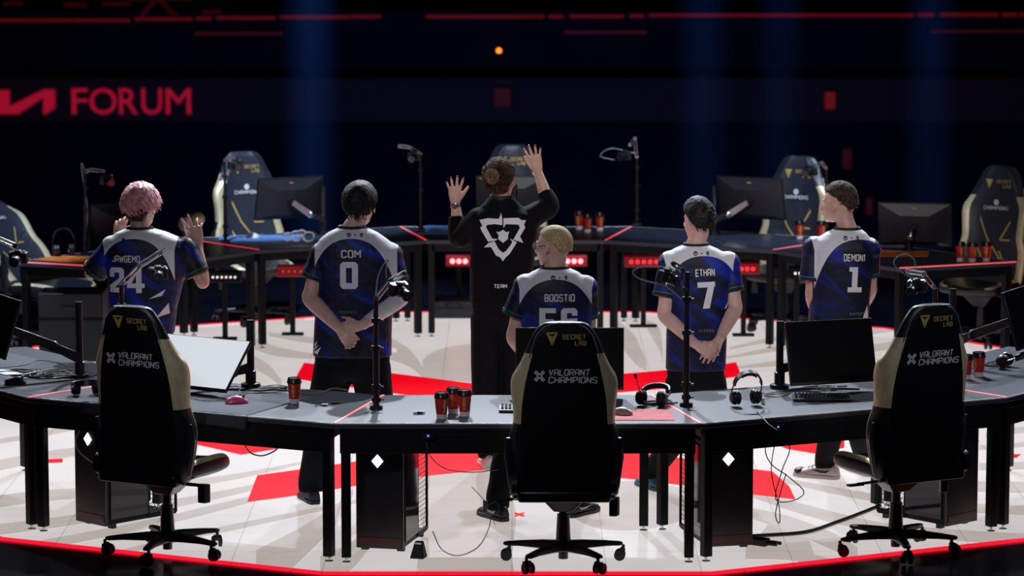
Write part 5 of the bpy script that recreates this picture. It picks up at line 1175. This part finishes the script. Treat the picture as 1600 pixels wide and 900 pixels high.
t = thing('foot_pedal', 'small black box standing on the floor by the left diamond tower', 'box', U(654, 872, 0), R(-15)); m = MB(); m.loft([[(-.04, -.04, .002), (.04, -.04, .002), (.04, .04, .002), (-.04, .04, .002)], [(-.022, .0, .09), (.022, .0, .09), (.022, .03, .09), (-.022, .03, .09)]]); m.build('pedal_body', M['rubber'], t, bevel=.006); m = MB(); m.box(-.018, .018, -.006, .0, .05, .085); m.build('pedal_plate', M['chrome'], t)
t = thing('radio_transmitter', 'small radio pack with antenna at the ankle of the blond person', 'radio', PD(758, 790, -3.95), 0); m = MB(); m.box(-.012, .012, -.01, .01, -.04, .03); m.build('pack_body', M['plastic'], t, bevel=.003); m = MB(); m.tube([(-.004, 0, .03), (-.045, 0, .075), (-.075, 0, .105)], .0022, 6); m.build('antenna', M['plastic'], t); m = MB(); m.tube([(.012, 0, 0), (.06, 0, .02), (.08, 0, -.02), (.05, 0, -.08), (.055, 0, -.11)], .002, 6, smooth=4); m.build('earpiece_wire', M['cable'], t)
for lab, px, py, yy in (('small hub with a blue light under the centre desk edge', 669, 681, -4.875), ('small hub with a blue light under the right desk edge', 1216, 667, -4.66)):
    t = thing('usb_hub', lab, 'hub', PD(px, py, yy), 0, 'blue-lit hubs under the desk edge'); m = MB(); m.box(-.03, .03, 0, .02, -.012, .012); m.build('hub_body', M['plastic'], t, bevel=.002); m = MB(); m.tube([(0, -.003, 0), (0, .001, 0)], .005, 12); m.build('blue_light', M['led_blue'], t)
# ================================================================== STAGE LIGHT BARS BEYOND THE FAR DESKS
M['housing_glow'] = mat('red_housing', (.25, .01, .015), .4, emit=(1, .01, .03), estr=.05)  # red lamp glow painted into the housing as weak emission
def light_bar(label, px, py, yy, n, pitch, lensm, hous, r=.016):
    c = PD(px, py, yy); t = thing('stage_light_bar', label, 'stage light', (c.x, c.y, 0), 0, 'light bars beyond the far desks'); w_ = pitch * n / 2 + .03
    m = MB(); m.box(-w_, w_, 0, .10, c.z - .045, c.z + .045); m.build('housing', hous, t, bevel=.008)
    m = MB(); m.box(-w_ * .7, w_ * .7, .02, .08, .0, .02); m.box(-.02, .02, .04, .07, .02, c.z - .04); m.build('stand', M['black_metal'], t)
    for k in range(n):
        m = MB(); x = (k - (n - 1) / 2) * pitch; m.tube([(x, -.012, c.z), (x, .0, c.z)], r, 14); m.build('lamp_lens', lensm, t)
light_bar('bar of three red lamps beyond the far middle desk, left of the person in black', 717, 408, 4.9, 3, .052, M['led_red'], M['housing_glow'], .020)
light_bar('bar of three red lamps just right of the blond head', 897, 408, 4.9, 3, .052, M['led_red'], M['housing_glow'], .020)
M['led_red_dim'] = mat('dim_red_led', (.5, .01, .02), .4, emit=(1, .02, .04), estr=1.6)
M['led_white_dim'] = mat('dim_white_led', (.6, .5, .5), .4, emit=(.9, .8, .8), estr=1.1)
light_bar('dim red lamp bar beyond the head-high camera, left of number 7', 1006, 409, 4.2, 5, .05, M['led_red_dim'], M['housing_glow'])
light_bar('dim red lamp bar right of number 7', 1163, 420, 3.7, 4, .045, M['led_red_dim'], M['housing_glow'])
light_bar('row of small white lamps under the far left desk', 350, 433, 3.5, 6, .034, M['led_white_dim'], M['black_metal'], .009)
light_bar('red panel of small lamps beyond the far desk, left of number 0', 456, 424, 3.75, 4, .045, M['led_red_dim'], M['housing_glow'], .005)
light_bar('pair of small white lamps left of the person looking left', 1246, 427, 3.3, 2, .034, M['led_white_dim'], M['black_metal'], .010)
# dim far-side crew cases beneath the far desks
M['case_grey'] = mat('grey_flight_case', (.007, .009, .014), .5, 0, .15)
def case(label, px0, px1, py0, py1, yy, dp=.35):
    a = PD(px0, py1, yy); b = PD(px1, py0, yy); t = thing('equipment_case', label, 'case', ((a.x + b.x) / 2, yy, 0), 0, 'grey equipment cases under the far desks'); w_ = (b.x - a.x) / 2; z0 = max(.0, a.z) if a.z < .12 else a.z
    m = MB(); m.box(-w_, w_, 0, dp, .02, b.z); m.build('case_body', M['case_grey'], t, bevel=.01)
    m = MB()
    m.box(-w_ - .004, w_ + .004, -.004, .0, b.z * .62, b.z * .66); m.build('case_rim', M['black_metal'], t); m = MB(); m.tube([(-.06, -.004, b.z * .8), (-.05, -.03, b.z * .8), (.05, -.03, b.z * .8), (.06, -.004, b.z * .8)], .007, 8); m.build('handle', M['plastic2'], t)
case('low grey case under the far left desk beside the pink-haired person', 60, 160, 458, 520, 2.25)
case('grey case on the floor left of the person in black', 676, 742, 470, 500, 4.6)
# ================================================================== ARENA BEHIND
M['arena'] = mat('arena_black', (.020, .020, .028), .9, 0, .3, 2)
M['fascia'] = mat('fascia_panel', (.014, .010, .016), .6, 0, .15, 3, emit=(.55, .20, .35), estr=.0025)  # weak purple emission stands in for light falling on the panel
M['sign_red'] = mat('sign_red', (.3, .01, .03), .5, emit=(.75, .010, .050), estr=.38)
M['ribbon'] = mat('ribbon_red', (.2, .01, .01), .5, emit=(1, .03, .03), estr=.085)
M['ribbon_dim'] = mat('ribbon_dim', (.2, .01, .01), .5, emit=(1, .08, .10), estr=.028)
YB = 30.0
m = MB(); m.box(-32, 32, 30.5, 31, -6, 14); tag(m.build('wall_back', M['arena'], smooth=0), kind='structure')
m = MB(); m.box(-32, 32, 9.5, 31, -6.2, -6); tag(m.build('floor_3', M['arena'], smooth=0), kind='structure')
z0 = PD(800, 190, YB).z; z1 = PD(800, 124, YB).z
m = MB(); m.box(-30, 30, YB, YB + .5, z0, z1); fs_ = tag(m.build('trim_2', M['fascia'], smooth=0), kind='structure')
t = thing('arena_sign', 'glowing red FORUM sign with angular logo on the arena fascia', 'sign', PD(150, 160, YB - .02), 0); O = t.location.copy()
pg = [(-30, 178), (-30, 141), (15, 141), (15, 166), (68, 140), (86, 140), (86, 169), (70, 179), (68, 178), (68, 152), (29, 178)]
q = [(PD(x, y, YB - .02).x - O.x, PD(x, y, YB - .02).z - O.z) for x, y in pg]; v, f = poly_geo(q); V, F = plate(v, f, .03); m = MB(); m.T = Matrix.Rotation(R(90), 4, 'X'); m.add(V, F); m.build('angular_logo', M['sign_red'], t, smooth=0)
for ch, x0, x1 in (('F', 113, 137), ('O', 141, 182), ('R', 187, 215), ('U', 222, 253), ('M', 260, 298)):
    v, f = text_geo(ch, 1, .0, res=8); xs = [p[0] for p in v]; zs = [p[1] for p in v]; A = PD(x0, 178, YB); B_ = PD(x1, 138, YB); sx = (B_.x - A.x) / (max(xs) - min(xs)); sz = (B_.z - A.z) / (max(zs) - min(zs))
    v = [((p[0] - min(xs)) * sx, (p[1] - min(zs)) * sz, 0) for p in v]; V, F = plate(v, f, .03); m = MB(); m.T = Matrix.Translation((A.x - O.x, 0, A.z - O.z)) @ Matrix.Rotation(R(90), 4, 'X'); m.add(V, F); m.build('letter', M['sign_red'], t, smooth=0)
YR = 29.9
t = thing('ribbon_board', 'thin broken red light line along the upper balcony edge', 'light strip', PD(800, 28, YR), 0); O = t.location.copy()
m = MB(); zt = PD(800, 22, YR).z - O.z; m.box(-30, 30, .06, .585, zt - .25, zt + .05); m.build('balcony_edge', M['arena'], t)
for x0, x1, y in ((-60, 202, 32), (210, 300, 30), (306, 330, 29), (338, 430, 28), (437, 545, 27), (547, 595, 26), (665, 850, 26), (857, 880, 26), (890, 975, 25.5), (984, 1006, 25), (1014, 1428, 24), (1435, 1460, 23.5), (1470, 1560, 23), (1566, 1590, 23), (1594, 1660, 23)):
    a = PD(x0, y + 2, YR); b = PD(x1, y - 2, YR); m = MB(); m.box(a.x - O.x, b.x - O.x, 0, .06, a.z - O.z, b.z - O.z); m.build('light_segment', M['ribbon'], t)
for x0, x1, y in ((300, 437, 55), (882, 1012, 53), (1462, 1640, 51)):
    a = PD(x0, y + 1.6, YR); b = PD(x1, y - 1.6, YR); m = MB(); m.box(a.x - O.x, b.x - O.x, .4, .58, a.z - O.z, b.z - O.z); m.build('dim_segment', M['ribbon_dim'], t)
M['lamp_orange'] = mat('orange_lamp', (.8, .2, .02), .4, emit=(1, .22, .02), estr=3.5); M['glow_red'] = mat('dull_red_lamp', (.3, .02, .02), .5, emit=(1, .04, .03), estr=.09)
M['glow_faint'] = mat('faint_red_lamp', (.3, .02, .02), .5, emit=(1, .07, .03), estr=.016)
def dot(label, px, py, w_, h_, mt, yy=None):
    yy = yy or (29.9 if 124 < py < 190 else 30.4)
    c = PD(px, py, yy); a = PD(px + w_ / 2, py - h_ / 2, yy); t = thing('stand_lamp', label, 'lamp', c, 0, 'small coloured lamps in the dark stands'); dx, dz = a.x - c.x, a.z - c.z
    m = MB(); m.box(-dx * 1.15, dx * 1.15, .01, .12, -dz * 1.1, dz * 1.1); m.build('lamp_case', M['arena'], t)
    m = MB(); m.tube([(0, -.01, 0), (0, .01, 0)], [dx, dx], 18) if w_ == h_ else m.box(-dx, dx, -.01, .01, -dz, dz); m.build('lamp_lens', mt, t)
dot('small orange lamp high above the bun-haired person', 779.5, 79, 7, 7, M['lamp_orange'])
dot('dull red square lamp on the fascia at the right', 1297, 157, 16, 26, M['glow_red'])
dot('dull red lamp above the person looking left', 1324, 248, 14, 30, M['glow_faint'])
dot('faint red lamp on the fascia above the bun-haired person', 785, 152, 26, 28, M['glow_faint'])
dot('faint red lamp between two far monitors at the right', 1358, 322, 10, 26, M['glow_faint'])
# truss pieces at the very top left, red light on them painted as emission
t = thing('roof_truss', 'dim red-lit truss at the top left of the stands', 'truss', PD(250, 8, 29.9), 0); O = t.location.copy(); M['truss_red_glow'] = mat('truss_red_glow', (.2, .02, .02), .5, emit=(1, .03, .02), estr=.016)
for a, b in (((220, 25), (245, -4)), ((245, -4), (275, 25)), ((190, -3), (300, -3)), ((100, 8), (135, 8)), ((5, 6), (35, 4)), ((160, 6), (205, 6)), ((318, 18), (345, 18))):
    P, Q = PD(*a, 29.9) - O, PD(*b, 29.9) - O; m = MB(); m.tube([P, Q], .035, 8); m.build('truss_tube', M['truss_red_glow'], t)
# ================================================================== HAZE SHAFTS UNDER BLUE DOWNLIGHTS
hz = bpy.data.materials.new('haze'); hz.use_nodes = True; nt = hz.node_tree; nt.nodes.clear(); out = nt.nodes.new('ShaderNodeOutputMaterial'); vs_ = nt.nodes.new('ShaderNodeVolumeScatter'); tc = nt.nodes.new('ShaderNodeTexCoord')
sp_ = nt.nodes.new('ShaderNodeSeparateXYZ'); nt.links.new(tc.outputs['Object'], sp_.inputs[0])
def mt_(op, a, b=None):
    n = nt.nodes.new('ShaderNodeMath'); n.operation = op
    for i, q in enumerate((a, b)):
        if q is None: continue
        if isinstance(q, (int, float)): n.inputs[i].default_value = q
        else: nt.links.new(q, n.inputs[i])
    return n.outputs[0]
rr = mt_('SQRT', mt_('ADD', mt_('MULTIPLY', sp_.outputs[0], sp_.outputs[0]), mt_('MULTIPLY', sp_.outputs[1], sp_.outputs[1])))
fall = mt_('MAXIMUM', mt_('SUBTRACT', 1.0, mt_('DIVIDE', rr, .34)), 0.0)
nt.links.new(mt_('MULTIPLY', mt_('POWER', fall, 1.5), .10), vs_.inputs['Density']); vs_.inputs['Color'].default_value = (.8, .88, 1, 1); vs_.inputs['Anisotropy'].default_value = .0
nt.links.new(vs_.outputs[0], out.inputs['Volume'])
for px, e in ((487, 24000), (1098, 11000), (1218, 8000), (1452, 11000)):
    c = PD(px, 200, 13.6 if px == 1218 else 12.0); m = MB(); m.tube([(0, 0, -4.0), (0, 0, 8.0)], .42, 28); m.f = [tuple(reversed(f_)) for f_ in m.f]; o = m.build('haze_shaft', hz, None, loc=(c.x, c.y, 0)); tag(o, {487: 'blue haze shaft left of the centre', 1098: 'broad blue haze shaft right of the centre', 1218: 'fainter blue haze shaft next to the broad one', 1452: 'blue haze shaft near the right edge'}[px], 'light beam', 'blue haze shafts', 'stuff')
    spot('shaft_spot', (c.x, c.y, 11), (c.x, c.y, 0), e, (.06, .22, 1), 7, .6, .05)
